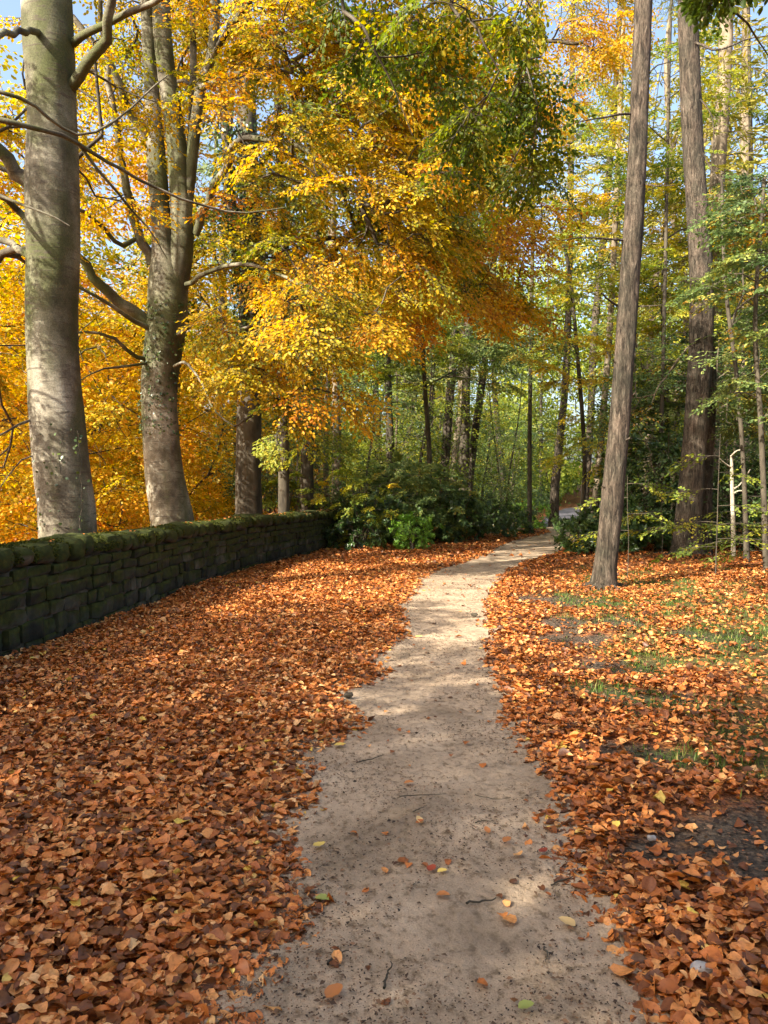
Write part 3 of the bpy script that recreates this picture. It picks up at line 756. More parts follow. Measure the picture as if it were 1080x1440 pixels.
single_leaf(589, 899, .085, .2, 'one_yellow', 'bright yellow leaf far along the path near the left litter')
single_leaf(478, 1054, .075, .1, 'one_yellow', 'golden leaf on the sandy bay beside the left litter')
single_leaf(125, 1280, .075, .1, 'one_pale', 'broad pale tan leaf on top of the left litter near the bottom corner', .3)
single_leaf(243, 1392, .080, 1.2, 'one_pale', 'upright pale yellow leaf on the left litter close to the path', .7)

def stick(pts, r, label):
    P = [on_ground(*q) + np.array([0, 0, .024]) for q in pts]; C = catmull(P, 10); C[:, :2] += np.random.default_rng(len(label)).normal(0, .003, (10, 2))
    T = Tubes(); T.add(C, np.linspace(r, r * .4, 10), 7); o = T.build('fallen_twig', M['dark_bark'], None, C[0]); tag(o, label, 'twig', 'twigs lying on the path')
stick([(502, 1078), (520, 1073), (541, 1067)], .004, 'thin brown stick on the sandy bay near the golden leaf')
stick([(562, 1126), (598, 1124), (627, 1123)], .003, 'dark twig lying across the middle of the path')
stick([(668, 1124), (695, 1130), (719, 1128)], .003, 'bent twig on the right half of the path')
stick([(582, 1148), (592, 1143), (600, 1139)], .003, 'short twig just above the tan folded leaf')
stick([(655, 1277), (680, 1276), (699, 1271)], .005, 'dark twig pressed into the path below the middle leaves')
stick([(668, 1164), (680, 1161), (690, 1162)], .003, 'short dark twig above the small orange leaf')
stick([(766, 1341), (770, 1352), (767, 1362)], .004, 'upright looking dark twig near the lower right of the path')
stick([(540, 1400), (545, 1380), (550, 1362)], .005, 'dark twig low in the middle of the path')
stick([(460, 1365), (475, 1352), (490, 1345)], .005, 'dark twig low on the left of the path')
stick([(775, 1253), (790, 1246), (806, 1240)], .004, 'grey twig at the right edge of the path')
stick([(1060, 920), (1040, 905), (1028, 898)], .006, 'pale stick lying in the grass on the right bank')

def stone_bit(px, py, r, label, mat='pebble'):
    g = on_ground(px, py); V = BV / ((np.abs(BV) ** 2.6).sum(1) ** (1 / 2.6))[:, None]; V = V * np.array([1.2, .9, .7]) * r
    V *= (1 + np.array([.22 * mnoise.noise(Vector(v / r * 1.3) + Vector((px, 0, 0))) for v in V]))[:, None]
    o = mesh('stone', V + g + np.array([0, 0, r * .4 + .03]), BF, M[mat], origin=g, smooth=True); tag(o, label, 'stone')
stone_bit(988, 1381, .028, 'pale grey stone half buried among leaves in the lower right corner')
stone_bit(916, 1190, .018, 'small white stone beside the dark bare soil on the right')
stone_bit(996, 1242, .016, 'small white pebble at the lower edge of the dark soil')
stone_bit(490, 985, .03, 'small dark stone on the sandy bay at the left litter edge', 'dark_bark')
stone_bit(667, 869, .035, 'dark stone lying far along the path', 'dark_bark')

# ---------------------------------------------------------------- the two beeches beside the wall
def gb(x, y): return np.array([x, y, float(gz(x, y))])
D1 = 11.0
b1 = gb((96 - 540) / F * D1, D1)
L1 = [px_limb([(98, 125, 11), (125, 92, 10.8), (148, 40, 10.5), (158, -5, 10.3), (166, -70, 10)], .085, .05),
      px_limb([(102, 62, 11), (125, 48, 10.8), (160, 28, 10.6), (200, 12, 10.4), (232, -8, 10.2), (290, -60, 10)], .06, .03),
      px_limb([(44, 255, 11), (22, 235, 11), (0, 208, 10.8), (-40, 170, 10.5)], .12, .07),
      px_limb([(40, 310, 11), (20, 290, 11), (0, 278, 10.6), (-40, 262, 10)], .055, .03),
      px_limb([(42, 360, 11), (20, 345, 11.4), (-10, 332, 11.6), (-60, 300, 12)], .06, .04),
      px_limb([(60, 42, 11), (30, 44, 10), (0, 50, 9.5), (-60, 70, 9)], .05, .03),
      px_limb([(-60, 160, 8.6), (0, 168, 8.6), (50, 180, 8.8), (105, 200, 9.2), (150, 228, 9.6), (200, 255, 10), (270, 285, 10.4), (340, 300, 10.8), (400, 292, 11)], .035, .010),
      px_limb([(-60, 120, 9), (0, 130, 9), (45, 145, 9.2), (80, 175, 9.4), (120, 190, 9.6), (170, 165, 9.9), (205, 132, 10.2), (237, 105, 10.4)], .028, .008),
      px_limb([(110, 202, 9.3), (150, 255, 9.6), (185, 295, 10), (215, 330, 10.3), (235, 365, 10.5)], .022, .007),
      px_limb([(0, 275, 10), (40, 292, 9.8), (70, 302, 9.8), (98, 318, 9.9)], .022, .006),
      px_limb([(45, 590, 10.8), (20, 600, 10.4), (0, 612, 10), (-40, 630, 9.6)], .02, .008),
      px_limb([(48, 640, 10.8), (25, 650, 10.4), (5, 680, 10), (-15, 700, 9.8)], .012, .004)]
def b1extra(t, base, skel, rng):
    T = Tubes(); 
    for k, (a, w) in enumerate(((85, 6), (70, 8), (118, 10), (60, 5))):
        pts = []; x0 = a
        for j in range(16):
            py = 770 - j * 11; x0 += rng.normal(0, 2.2); q = at(x0, py, D1 - .2 - .16 * math.cos((x0 - 95) / 40)); pts.append(q)
        pts = np.array(pts); T.add(pts, np.linspace(.007, .003, 16), 5)
        if k == 0: allp = pts
        else: allp = np.r_[allp, pts]
    T.build('ivy_stem', M['dark_bark'], t, base)
    n = 130; P = allp[rng.integers(0, len(allp), n)] + rng.normal(0, .06, (n, 3)); P[:, 1] -= .04
    V = leaves_mesh(P, rng.normal(0, 1, (n, 3)), np.array([-.2, -1, .3]) + rng.normal(0, .4, (n, 3)), rng.uniform(.03, .06, n), rng.random(n), 'hex', .38, .05)
    put_leaves('ivy', V, M['ivy'], t, base)
tree('beech_tree', b1, 'tall smooth grey beech trunk standing just behind the wall at the far left', [[
    (96, 760, D1, 78), (95, 735, D1, 76), (88, 670, D1, 74), (82, 609, D1, 72), (76, 530, D1, 69), (73, 450, D1, 68), (75, 350, D1, 72), (74, 250, D1, 70), (73, 150, D1, 64), (68, 40, D1, 67), (62, -150, D1, 60), (60, -450, D1, 50), (75, -800, D1, 40)]],
    M['beech_bark'], [
    dict(mat='yellow', e=[((-4, 12.0, 12.5), (3.4, 2.6, 2.6), 120), ((-7.3, 8.6, 8.9), (.9, .9, .8), 10), ((-6.9, 9.0, 6.6), (.7, .8, .5), 8), ((-7.0, 8.2, 4.4), (.8, 1.2, .9), 13)], center=(-4.5, 11, 10), s=dict(per=2, tintc=.45)),  # the three small clusters are out of view, added to dapple this trunk
    dict(mat='yellow', zmin=3, e=[((-8.8, 10.8, 8.0), (1.2, 1.4, 1.4), 13), ((-7.8, 12.4, 10.6), (1.1, 1.2, 2.2), 28), ((-8.0, 11.6, 5.0), (.8, .8, .8), 7)], center=(-4.5, 11, 5), s=dict(per=2, tintc=.45)),  # unseen clusters added to shade the forked beech
    dict(mat='gold', e=[(at(20, 420, 13), (1.2, 1.5, 1.8), 18), (at(10, 120, 13), (1.2, 1.6, 2.0), 26), (at(-30, 620, 13), (.8, 1.0, 1.0), 8), (at(150, 150, 12.5), (.9, 1.0, 1.6), 16)], center=(-4.5, 11, 5), tip=.007, s=dict(per=2, tintc=.4, droop=.3))],
    L1, seed=3, twig_mat=M['dark_bark'], flare=.12, lump=.035, extra=b1extra, step=.08, sides=56)

D2 = 15.0
b2 = gb((245 - 540) / F * D2, D2)
L2 = [px_limb([(274, 330, 15), (292, 280, 14.8), (315, 240, 14.5), (328, 206, 14.2), (355, 194, 14), (400, 198, 13.5), (450, 226, 13), (505, 285, 12.5)], .085, .03),
      px_limb([(276, 126, 15), (315, 108, 14.6), (355, 98, 14.2), (400, 88, 13.8), (470, 60, 13.2), (560, 60, 12.6)], .06, .025),
      px_limb([(213, 372, 15), (190, 322, 14.8), (178, 262, 14.5), (168, 205, 14.3), (160, 148, 14), (148, 70, 13.8), (140, 0, 13.5)], .10, .04),
      px_limb([(207, 195, 15), (180, 145, 14.6), (150, 88, 14.2), (100, 20, 13.8)], .10, .05),
      px_limb([(200, 330, 15), (170, 345, 14.6), (140, 315, 14.2), (105, 292, 13.8), (60, 300, 13.5)], .05, .025),
      px_limb([(212, 458, 15), (185, 440, 14.8), (160, 420, 14.6), (135, 395, 14.4), (116, 368, 14.2), (80, 330, 14)], .13, .06),
      px_limb([(212, 462, 14.8), (180, 445, 14.4), (150, 425, 14.1), (112, 405, 13.8)], .05, .025),
      px_limb([(210, 505, 14.9), (185, 500, 14.5), (160, 475, 14.2), (130, 467, 14), (100, 470, 13.8)], .045, .02),
      px_limb([(212, 510, 14.8), (175, 515, 14.4), (140, 520, 14.2), (112, 535, 14)], .03, .01),
      px_limb([(245, 515, 14.6), (262, 510, 14.2), (285, 540, 13.8), (300, 575, 13.5), (330, 600, 13.2)], .03, .010),
      px_limb([(250, 470, 14.7), (280, 455, 14.2), (330, 465, 13.6), (380, 450, 13.2), (430, 470, 12.8)], .04, .012),
      px_limb([(262, 400, 14.8), (300, 380, 14), (350, 372, 13.2), (410, 395, 12.6), (470, 440, 12.2)], .05, .014),
      px_limb([(292, 90, 15), (330, 30, 14), (380, -30, 13), (460, -60, 12)], .06, .03)]
Y2 = [dict(mat='yellow', center=b2 + np.array([0, 0, 4]), e=[
        (at(310, 60, 16.8), (2.6, 1.8, 2.4), 70), (at(400, -10, 14), (2.0, 2.2, 1.4), 50), (at(560, 40, 14.5), (2.2, 2.2, 1.7), 80), (at(470, 40, 13.6), (1.6, 1.8, 1.6), 45), (at(640, 110, 14.2), (1.3, 1.8, 1.4), 44), (at(560, 330, 13.4), (1.3, 1.5, 1.0), 24), (at(630, 230, 14), (1.2, 1.5, 1.1), 26), (at(440, 130, 13), (2.1, 2.2, 1.9), 75), (at(540, 230, 12.6), (1.6, 2.0, 1.5), 58), (at(400, 330, 13), (1.5, 1.8, 1.2), 26),
        (at(480, 400, 12.6), (1.5, 1.7, .9), 38), (at(340, 440, 12.8), (1.0, 1.3, .8), 11), (at(170, 150, 17.2), (1.8, 1.4, 2.4), 40), (at(420, 500, 12.4), (1.2, 1.4, .7), 22), (at(330, 560, 12.6), (.9, 1.2, .7), 8), (at(470, 540, 12.3), (.8, 1.0, .35), 7)],
        gap=.36, gs=.8, tip=.0065, s=dict(per=3, tintc=.52, tintv=.2, droop=.6, leaf=.066, wid=.33, jit=.7))]
tree('beech_tree', b2, 'forked beech with lit blotchy bark behind the wall, second trunk from the left', [
    [(244, 760, D2, 66), (243, 740, D2, 62), (232, 670, D2, 56), (226, 610, D2, 51), (223, 550, D2, 49), (228, 500, D2, 50), (236, 450, D2, 54), (236, 400, D2, 52), (228, 330, D2, 30), (220, 220, D2, 26), (212, 110, D2, 20), (205, -20, D2, 18), (190, -300, D2, 14)],
    [(240, 440, D2, 40), (255, 350, D2, 33), (255, 300, D2, 30), (248, 200, D2, 27), (234, 100, D2, 25), (226, 0, D2, 25), (222, -200, D2, 22), (230, -500, D2, 12)],
    [(256, 330, 15, 20), (268, 240, 15, 17), (281, 130, 15, 15), (296, 82, 15, 13), (302, 20, 15, 15), (300, -120, 15, 10)],
    [(262, 300, 15.3, 12), (268, 200, 15.4, 10), (272, 90, 15.4, 9), (270, -10, 15.4, 8)]],
    M['beech_bark'], Y2, L2, seed=5, twig_mat=M['dark_bark'], flare=.2, lump=.06, step=.08, sides=48, extra=ivy([0], np.random.default_rng(4), 1.0, 5.2, 150, .05, .05))

# ---------------------------------------------------------------- ivy clad trees further along the wall
d = 20.0; b = gb((350 - 540) / F * d, d)
tree('ivy_clad_tree', b, 'thick dark trunk wrapped in ivy beyond the forked beech', [[(352, 770, d, 38), (350, 650, d, 35), (352, 500, d, 33), (353, 380, d, 31), (350, 250, d, 28), (345, 100, d, 24), (340, -80, d, 20), (335, -300, d, 12)], [(345, 420, d, 18), (330, 330, d, 16), (318, 200, d, 13), (305, 60, d, 10)]],
     M['dark_bark'], [dict(mat='yellow', center=b + np.array([0, 0, 6]), e=[(at(370, 200, 18.5), (2.6, 2.2, 3), 60), (at(500, 330, 18), (2.6, 2.4, 1.8), 60), (at(300, 420, 19), (2.0, 1.8, 2.0), 34), (at(560, 160, 18), (2.4, 2.4, 2.2), 46)], gap=.3, s=dict(per=3, tintc=.42, leaf=.095, L=(.8, 1.3), droop=.5, tintv=.2))],
     [px_limb([(355, 420, 20), (400, 380, 19.5), (450, 340, 19), (520, 330, 18.5)], .1, .04), px_limb([(352, 250, 20), (400, 180, 19.5), (450, 150, 19), (540, 150, 18)], .1, .04)], seed=8, twig_mat=M['dark_bark'], extra=ivy([0, 1], np.random.default_rng(5), .3, 11, 260, .22, .085))
d = 19.0; b = gb((398 - 540) / F * d, d)
tree('ivy_clad_tree', b, 'slim nearly black ivy trunk just right of the thick ivy clad one', [[(398, 770, d, 17), (399, 650, d, 15), (396, 500, d, 14), (397, 380, d, 13), (394, 250, d, 11), (388, 80, d, 9), (380, -80, d, 6)]],
     M['dark_bark'], [dict(mat='lime', center=b + np.array([0, 0, 5]), e=[(at(420, 560, 18), (1.3, 1.3, 1.3), 18), (at(430, 420, 18), (1.4, 1.3, 1.5), 18)], s=dict(per=2, tintc=.5, leaf=.085, L=(.6, 1)))], seed=9, extra=ivy([0], np.random.default_rng(6), .3, 9, 260, .16, .08))
d = 23.0; b = gb((433 - 540) / F * d, d)
tree('copper_beech_tree', b, 'dark slim beech whose long boughs of orange leaves reach over the path', [[(434, 765, d, 20), (432, 650, d, 18), (436, 520, d, 17), (440, 380, d, 16), (446, 200, d, 14), (455, 20, d, 11), (460, -150, d, 7)]],
     M['dark_bark'], [dict(mat='gold', center=b + np.array([-1, 0, 6]), e=[(at(600, 290, 17), (2.2, 2.2, 2.0), 84), (at(640, 400, 17), (1.6, 1.6, .9), 26), (at(560, 420, 16.5), (1.6, 1.5, .8), 20), (at(590, 180, 18), (2.3, 2.2, 1.8), 56)], gap=.38, gs=.9, s=dict(per=3, tintc=.5, tintv=.2, leaf=.08, L=(.8, 1.3), droop=.75, jit=.5)),
      dict(mat='copper', center=b + np.array([-1, 0, 8]), e=[(at(690, 320, 18), (1.3, 1.5, 1.7), 30), (at(760, 80, 20), (2.1, 2.2, 1.9), 70), (at(700, 440, 18), (.8, 1.2, .6), 14), (at(820, 30, 21), (1.6, 2, 1.6), 30), (at(700, 210, 19), (1.5, 1.6, 2.2), 44)], gap=.38, gs=.9, s=dict(per=2, tintc=.36, tintv=.24, leaf=.082, L=(.8, 1.2), droop=.5))],
     [px_limb([(440, 400, 23), (480, 340, 21.5), (540, 290, 20), (600, 290, 18.5), (660, 330, 17.5)], .12, .04), px_limb([(448, 200, 23), (520, 130, 22), (620, 90, 21), (720, 60, 20.5), (820, 60, 20)], .13, .04), px_limb([(438, 440, 23), (500, 420, 21), (560, 410, 19), (640, 430, 17.5)], .07, .02)], seed=12, extra=ivy([0], np.random.default_rng(7), .3, 6, 200, .1, .08))

# ---------------------------------------------------------------- overhanging green boughs of a tree beside the camera
b = gb(4.6, -2.5)
G = thing
def w2(*p): return [tuple(q) for q in p]
def over():
    rng = np.random.default_rng(31); t = thing('overhanging_beech_tree', b, 'green leaved beech whose dark boughs hang into the top of the view', 'tree')
    T = Tubes(); P = np.array([b - [0, 0, .2], b + [0, 0, 2], b + [-.1, .2, 5], b + [0, .3, 8], b + [.1, .2, 12]]); pts, rad = trunk_tube(T, P, np.array([.3, .27, .25, .2, .08]), 32, flare=.4)
    skel = [(pts[20:], rad[20:])]
    def wl(P, r0, r1): C = catmull(P, 22); return C, np.geomspace(r0, r1, 22) * np.r_[np.ones(8), np.linspace(1, .55, 14)]
    LB = [wl([b + [0, .2, 5.5], (3.6, 0, 7.0), (2.6, 3, 7.4), at(655, -60, 7.2), at(672, 40, 7.2), at(702, 100, 7.3)], .11, .012),
          wl([b + [0, .2, 4.8], (2.8, -.5, 6.4), (.9, 2.4, 7.0), at(485, -60, 7), at(512, 40, 7), at(548, 110, 7.2), at(580, 190, 7.4)], .10, .008),
          wl([b + [0, .2, 4.5], (4.4, .5, 5.6), (3.8, 3, 5.9), at(1010, -60, 6.3), at(1050, 30, 6.6), at(1085, 85, 6.8)], .08, .008),
          wl([b + [0, .2, 6.5], (3.4, 1, 7.8), (2.6, 4, 8.0), at(745, -40, 8.4), at(760, 80, 8.6)], .08, .008)]
    T.build('trunk', M['beech_bark'], t, b)
    B = Tubes(); allv = []
    for p, r in LB: B.add(p, r, 8); skel.append((p, r))
    for tg, kw in ((np.concatenate([ellip(at(600, 20, 7.3), (.9, 1.0, .4), 9, rng), ellip(at(700, 60, 7.7), (.6, .9, .6), 13, rng), ellip(at(650, 160, 7.8), (.35, .7, .45), 6, rng), ellip(at(740, 170, 8.4), (.35, .6, .7), 12, rng), ellip(at(500, -20, 7.2), (.5, .7, .25), 3, rng)]), dict(per=2, L=(.4, .75), leaf=.056, tintc=.46, tintv=.17, droop=.6)),
                  (np.concatenate([ellip(at(1060, -80, 6.2), (.5, .7, .13), 10, rng), ellip(at(1000, -50, 6.2), (.15, .4, .1), 2, rng)]), dict(per=2, L=(.3, .55), leaf=.06, tintc=.3, tintv=.12, droop=.4)),
                  (np.concatenate([ellip((2.5, 0, 8.6), (3.0, 4.0, 1.6), 90, rng), ellip((3, 3.5, 9.4), (3, 3, 1.2), 50, rng)]), dict(per=2, L=(.6, 1), leaf=.08, tintc=.4))):
        A, rad, ch, tips, td = grow(skel, tg, rng, seg=.35, maxr=.06, tip=.003)
        for idx in ch: r = rad[idx].copy(); r[0] = min(r[0], r[1] * 1.3); B.add(A[idx], r, 5)
        allv.append(sprays_at(tips, td, np.array([2.5, -2, 7.]), rng, tubes=B, **kw))
    B.build('branches', M['dark_bark'], t, b); put_leaves('crown', merge(allv), M['green'], t, b)
over()

# ---------------------------------------------------------------- pines on the right bank
def bare_limbs(specs):
    return [px_limb(p, a, c) for p, a, c in specs]
d = 12.6; b = gb((848 - 540) / F * d, d)
tree('pine_tree', b, 'leaning brown pine trunk nearest the path on the right bank', [[(847, 850, d, 40), (851, 800, d, 32), (859, 720, d, 31), (871, 600, d, 28), (878, 500, d, 27.5), (885, 400, d, 27), (892, 300, d, 27), (897, 200, d, 25), (901, 100, d, 24.5), (905, 0, d, 23.5), (910, -200, d, 20), (916, -500, d, 12)]],
     M['pine_bark'], [dict(mat='needle', twigs=True, center=b + np.array([0, 0, 10]), e=[(b + np.array([.9, .3, 13]), (2.2, 2.2, 2.6), 60)], s=dict(per=2, tintc=.5, leaf=.10, wid=.09, shape='dia', tmpl=SPR_S))],
     bare_limbs([([(888, 160, 12.6), (860, 163, 12.3), (830, 168, 12), (785, 180, 11.6)], .022, .006), ([(878, 338, 12.6), (850, 335, 12.4), (820, 334, 12.2), (790, 338, 12)], .02, .006), ([(908, 108, 12.6), (925, 92, 12.4), (955, 84, 12.2)], .016, .005), ([(902, 258, 12.6), (925, 262, 12.3), (950, 260, 12.2)], .016, .006), ([(868, 430, 12.6), (852, 418, 12.4), (845, 412, 12.3)], .02, .012), ([(894, 431, 12.6), (915, 430, 12.4), (940, 428, 12.2)], .014, .005), ([(862, 690, 12.6), (846, 684, 12.5)], .02, .012), ([(885, 560, 12.6), (893, 552, 12.5)], .018, .012), ([(872, 515, 12.6), (862, 507, 12.5)], .016, .01), ([(880, 620, 12.5), (886, 616, 12.35)], .02, .016), ([(905, 205, 12.6), (914, 199, 12.5)], .018, .01)]),
     seed=14, flare=.36, lump=.06, step=.05, sides=48, flare_h=.2, roots=4, root_spec=((2.9, .7, .055), (3.9, .5, .06), (5.3, .55, .05), (.2, .8, .05)))
d = 18.2; b = gb((966 - 540) / F * d, d)
tree('pine_tree', b, 'thick brown pine trunk with a flared foot at the back of the right bank', [[(966, 800, d, 42), (967, 750, d, 37), (971, 690, d, 34), (978, 600, d, 32), (985, 500, d, 32), (987, 400, d, 31), (981, 300, d, 29), (974, 200, d, 28), (970, 100, d, 27), (967, 0, d, 26), (964, -200, d, 22), (962, -450, d, 12)],
     [(992, 800, d + .5, 22), (992, 740, d + .5, 18), (996, 660, d + .5, 14), (1001, 560, d + .5, 12), (1004, 470, d + .5, 7)]],
     M['pine_bark'], [dict(mat='needle', center=b + np.array([0, 0, 16]), e=[(b + np.array([0, 0, 16.5]), (3, 3, 3.4), 80)], s=dict(per=2, tintc=.5, leaf=.12, wid=.09, shape='dia', tmpl=SPR_S))],
     bare_limbs([([(985, 140, 18), (1000, 160, 17.6), (1004, 200, 17.4), (1000, 240, 17.2)], .02, .005), ([(978, 60, 18), (1010, 70, 17.5), (1050, 55, 17), (1090, 50, 16.5)], .03, .01), ([(988, 215, 18), (1005, 245, 17.6), (1020, 262, 17.2)], .02, .006)]),
     seed=15, root_spec=((3.3, 1.0, .10), (4.2, .8, .11), (5.2, .9, .10), (6.0, 1.2, .09)), flare=.28, lump=.05, step=.06, sides=48, flare_h=.3, roots=6)
# ---------------------------------------------------------------- conifers
def conifer(name, base, label, stem, bark, mat, h0, H, nb, blen, seed, leafs=.3, tint=.5, group=None, dead=6, dens=9):
    """stem: world control points (x,y,z,r). whorled drooping branches between h0 and H with flat needle sprays"""
    rng = np.random.default_rng(seed); base = np.asarray(base, float); t = thing(name, base, label, 'tree', group)
    T = Tubes(); S = np.array(stem, float); pts, rad = trunk_tube(T, S[:, :3], S[:, 3], 18, step=.3, flare=.35, lump=.06, seed=seed)
    T.build('trunk', bark, t, base); B = Tubes(); P = []; U = []; NN = []; SZ = []
    zs = pts[:, 2] - base[2]
    def on(h): return np.array([np.interp(h, zs, pts[:, c]) for c in range(3)])
    for k in range(dead):
        h = rng.uniform(2, h0); a = rng.random() * 6.28; L = rng.uniform(.4, 1.6); p = on(h); dr = np.array([math.cos(a), math.sin(a), rng.uniform(-.1, .3)])
        q = np.linspace(0, 1, 5)[:, None]; B.add(p + dr * L * q + np.array([0, 0, -.2]) * q ** 2 * L, np.linspace(.02, .005, 5), 4)
    for k in range(nb):
        h = h0 + (H - h0) * (k + rng.random()) / nb; a = k * 2.4 + rng.normal(0, .3); f = (h - h0) / (H - h0)
        L = blen * (1.05 - .85 * f) * rng.uniform(.7, 1.15); p = on(h); dr = np.array([math.cos(a), math.sin(a), 0]); sd = np.array([-dr[1], dr[0], 0])
        q = np.linspace(0, 1, 7)[:, None]; br = p + dr * L * q + np.array([0, 0, 1.0]) * (.12 * L * q - .34 * L * q ** 2)
        B.add(br, np.linspace(.028 * (1 - .5 * f), .006, 7), 4)
        m = int(L * dens)
        for j in range(m):
            s = .18 + .82 * (j + rng.random()) / m; c = np.array([np.interp(s, q[:, 0], br[:, i]) for i in range(3)])
            side = 1 if j % 2 else -1; ln = .55 * (1.15 - s) * L * .55 + .18
            dd = nrm(dr * .75 + sd * side * .8 + np.array([0, 0, -.25 + rng.normal() * .12]))
            nsl = max(2, int(ln / .11))
            for i in range(nsl):
                e = c + dd * ln * (i / nsl)
                P.append(e); U.append(dd + rng.normal(0, .45, 3)); NN.append(np.array([0, 0, 1.]) + rng.normal(0, .5, 3)); SZ.append(leafs * rng.uniform(.6, 1.2))
    B.build('branches', bark, t, base); n = len(P)
    V = leaves_mesh(np.array(P), np.array(U), np.array(NN), np.array(SZ), np.clip(rng.normal(tint, .25, n), 0, 1), 'dia', .14, .02)
    put_leaves('crown', V, M[mat], t, base); return t

def stem_px(pts, d, base):
    out = []
    for i, (px, py, w) in enumerate(pts):
        q = at(px, py, d); out.append((*q, w * d / F / 2))
    out[0] = (base[0], base[1], base[2] - .2, out[0][3]); return out

def spec_tree(px, py, d, pts, label, **kw):
    b = gb((px - 540) / F * d, d); return conifer(kw.pop('name', 'larch_tree'), b, label, stem_px(pts, d, b), kw.pop('bark', M['pine_bark']), kw.pop('mat', 'larch'), kw.pop('h0', 8), kw.pop('H', 20), kw.pop('nb', 46), kw.pop('blen', 2.6), kw.pop('seed', px), **kw)
spec_tree(998, 750, 24, [(998, 760, 24), (1000, 600, 23), (1003, 450, 22), (1005, 350, 21), (1009, 250, 20), (1017, 130, 19), (1021, 40, 18), (1024, -120, 14), (1026, -300, 8)], 'yellowish larch trunk rising close behind the thick pine', h0=7.5, H=22, nb=60, bark=M['pale_bark'])
spec_tree(1046, 745, 31, [(1046, 750, 16), (1046, 500, 15), (1047, 300, 14), (1049, 100, 12), (1050, -100, 8)], 'dim slender larch right of the yellowish one at the right edge', h0=9, H=22, nb=50, bark=M['pale_bark'])
spec_tree(778, 735, 37, [(778, 740, 15), (781, 680, 12.5), (788, 610, 11), (795, 540, 10), (799, 450, 9.5), (802, 300, 9), (804, 150, 8), (806, 0, 6), (807, -100, 4)], 'curved reddish larch trunk standing at the bend where the path ends', h0=10, H=27, nb=60)
spec_tree(820, 735, 33, [(819, 740, 13), (823, 690, 11), (830, 600, 10), (835, 480, 10), (848, 340, 9.5), (860, 200, 9), (869, 80, 8), (873, -20, 7)], 'slim larch leaning right beside the far path', h0=11, H=21, nb=50)
spec_tree(832, 745, 26, [(830, 750, 12), (843, 650, 9.5), (850, 560, 9), (857, 470, 8.5), (865, 320, 8), (872, 150, 7), (878, 0, 5)], 'thin pale trunk seen just left of the leaning pine', h0=8, H=17, nb=36, bark=M['pale_bark'], mat='larch', blen=1.8)
spec_tree(657, 720, 31, [(656, 735, 13), (659, 695, 11), (668, 610, 10.5), (677, 545, 10), (684, 490, 9), (694, 380, 8), (700, 250, 6)], 'dark leaning trunk above the rhododendrons left of the far path', h0=7.5, H=14, nb=36, bark=M['dark_bark'], mat='needle', blen=2.0)
spec_tree(642, 720, 36, [(641, 730, 10), (645, 640, 9), (652, 540, 8.5), (656, 430, 8), (660, 300, 6), (664, 150, 5)], 'pale straight trunk just left of the dark leaning one', h0=9, H=18, nb=40, bark=M['pale_bark'], mat='needle', blen=1.8)
spec_tree(472, 735, 27, [(472, 745, 15), (474, 650, 13.5), (472, 560, 12), (470, 450, 11), (468, 300, 9), (466, 150, 6)], 'pale trunk behind the shrubs at the end of the wall', h0=8, H=15, nb=34, bark=M['pale_bark'], mat='larch', blen=1.8)
spec_tree(462, 738, 29, [(461, 745, 9), (458, 650, 8), (460, 560, 8), (462, 450, 7), (464, 320, 5)], 'thinner pale trunk touching the one at the end of the wall', h0=7, H=12, nb=24, bark=M['pale_bark'], mat='larch', blen=1.4)

# shared background conifers
protoC = []
for i, (mat, bark, h0, H, nb, bl) in enumerate((('needle', 'pine_bark', 8.5, 24, 60, 3.0), ('larch', 'pale_bark', 9, 22, 50, 2.6), ('needle', 'dark_bark', 6, 19, 56, 2.8), ('needle', 'pine_bark', 10, 25, 56, 2.8))):
    rr = np.random.default_rng(50 + i); st = [(rr.normal(0, .12) * k, rr.normal(0, .12) * k, z, .21 * (1 - z / 32)) for k, z in enumerate((-.2, 4, 9, 15, 20, 26))]
    protoC.append(conifer('conifer_tree', (0, 0, 0), 'x', st, M[bark], mat, h0, H, nb, bl, 60 + i, group='conifers in the far wood', leafs=.34, dens=7))
rng = np.random.default_rng(77); placed = []; used = []
def free(x, y, mind):
    if y < 20: return False
    if pxl(np.array(y)) - 1.6 < x < pxr(np.array(y)) + 1.4 and y < 62: return False
    return all(math.hypot(x - a, y - c) > mind for a, c in used)
specs = []
tries = 0
while len(specs) < 48 and tries < 8000:
    tries += 1; y = rng.uniform(27, 68); x = rng.uniform(-.22, .60) * y
    if x < wx(np.array(y)) - 3 and rng.random() < .6: continue
    if free(x, y, 2.0): used.append((x, y)); specs.append((x, y))
for k, (x, y) in enumerate(specs):
    p = protoC[k % 4]; z = float(gz(x, y)); sc = rng.uniform(.75, 1.1)
    if k < 4: o = p; o.location = (x, y, z); o.scale = (sc,) * 3
    else: o = dup(p, (x, y, z), rng.random() * 6.28, sc, (rng.normal(0, .03), rng.normal(0, .03)))
    placed.append((o, ('dark green conifer', 'yellowish larch', 'dark barked conifer', 'tall brown conifer')[k % 4]))
ORD = ['first', 'second', 'third', 'fourth', 'fifth', 'sixth', 'seventh', 'eighth', 'ninth', 'tenth', 'eleventh', 'twelfth', 'thirteenth', 'fourteenth', 'fifteenth', 'sixteenth', 'seventeenth', 'eighteenth', 'nineteenth', 'twentieth']
def ordinals(lst, where):
    kinds = {}
    for o, kd in lst: kinds.setdefault(kd, []).append(o)
    for kd, os_ in kinds.items():
        os_.sort(key=lambda o: o.location.x / max(o.location.y, .1))
        for i, o in enumerate(os_): o['label'] = f'{ORD[i]} {kd} from the left {where}'
ordinals(placed, 'in the wood far behind the bend')

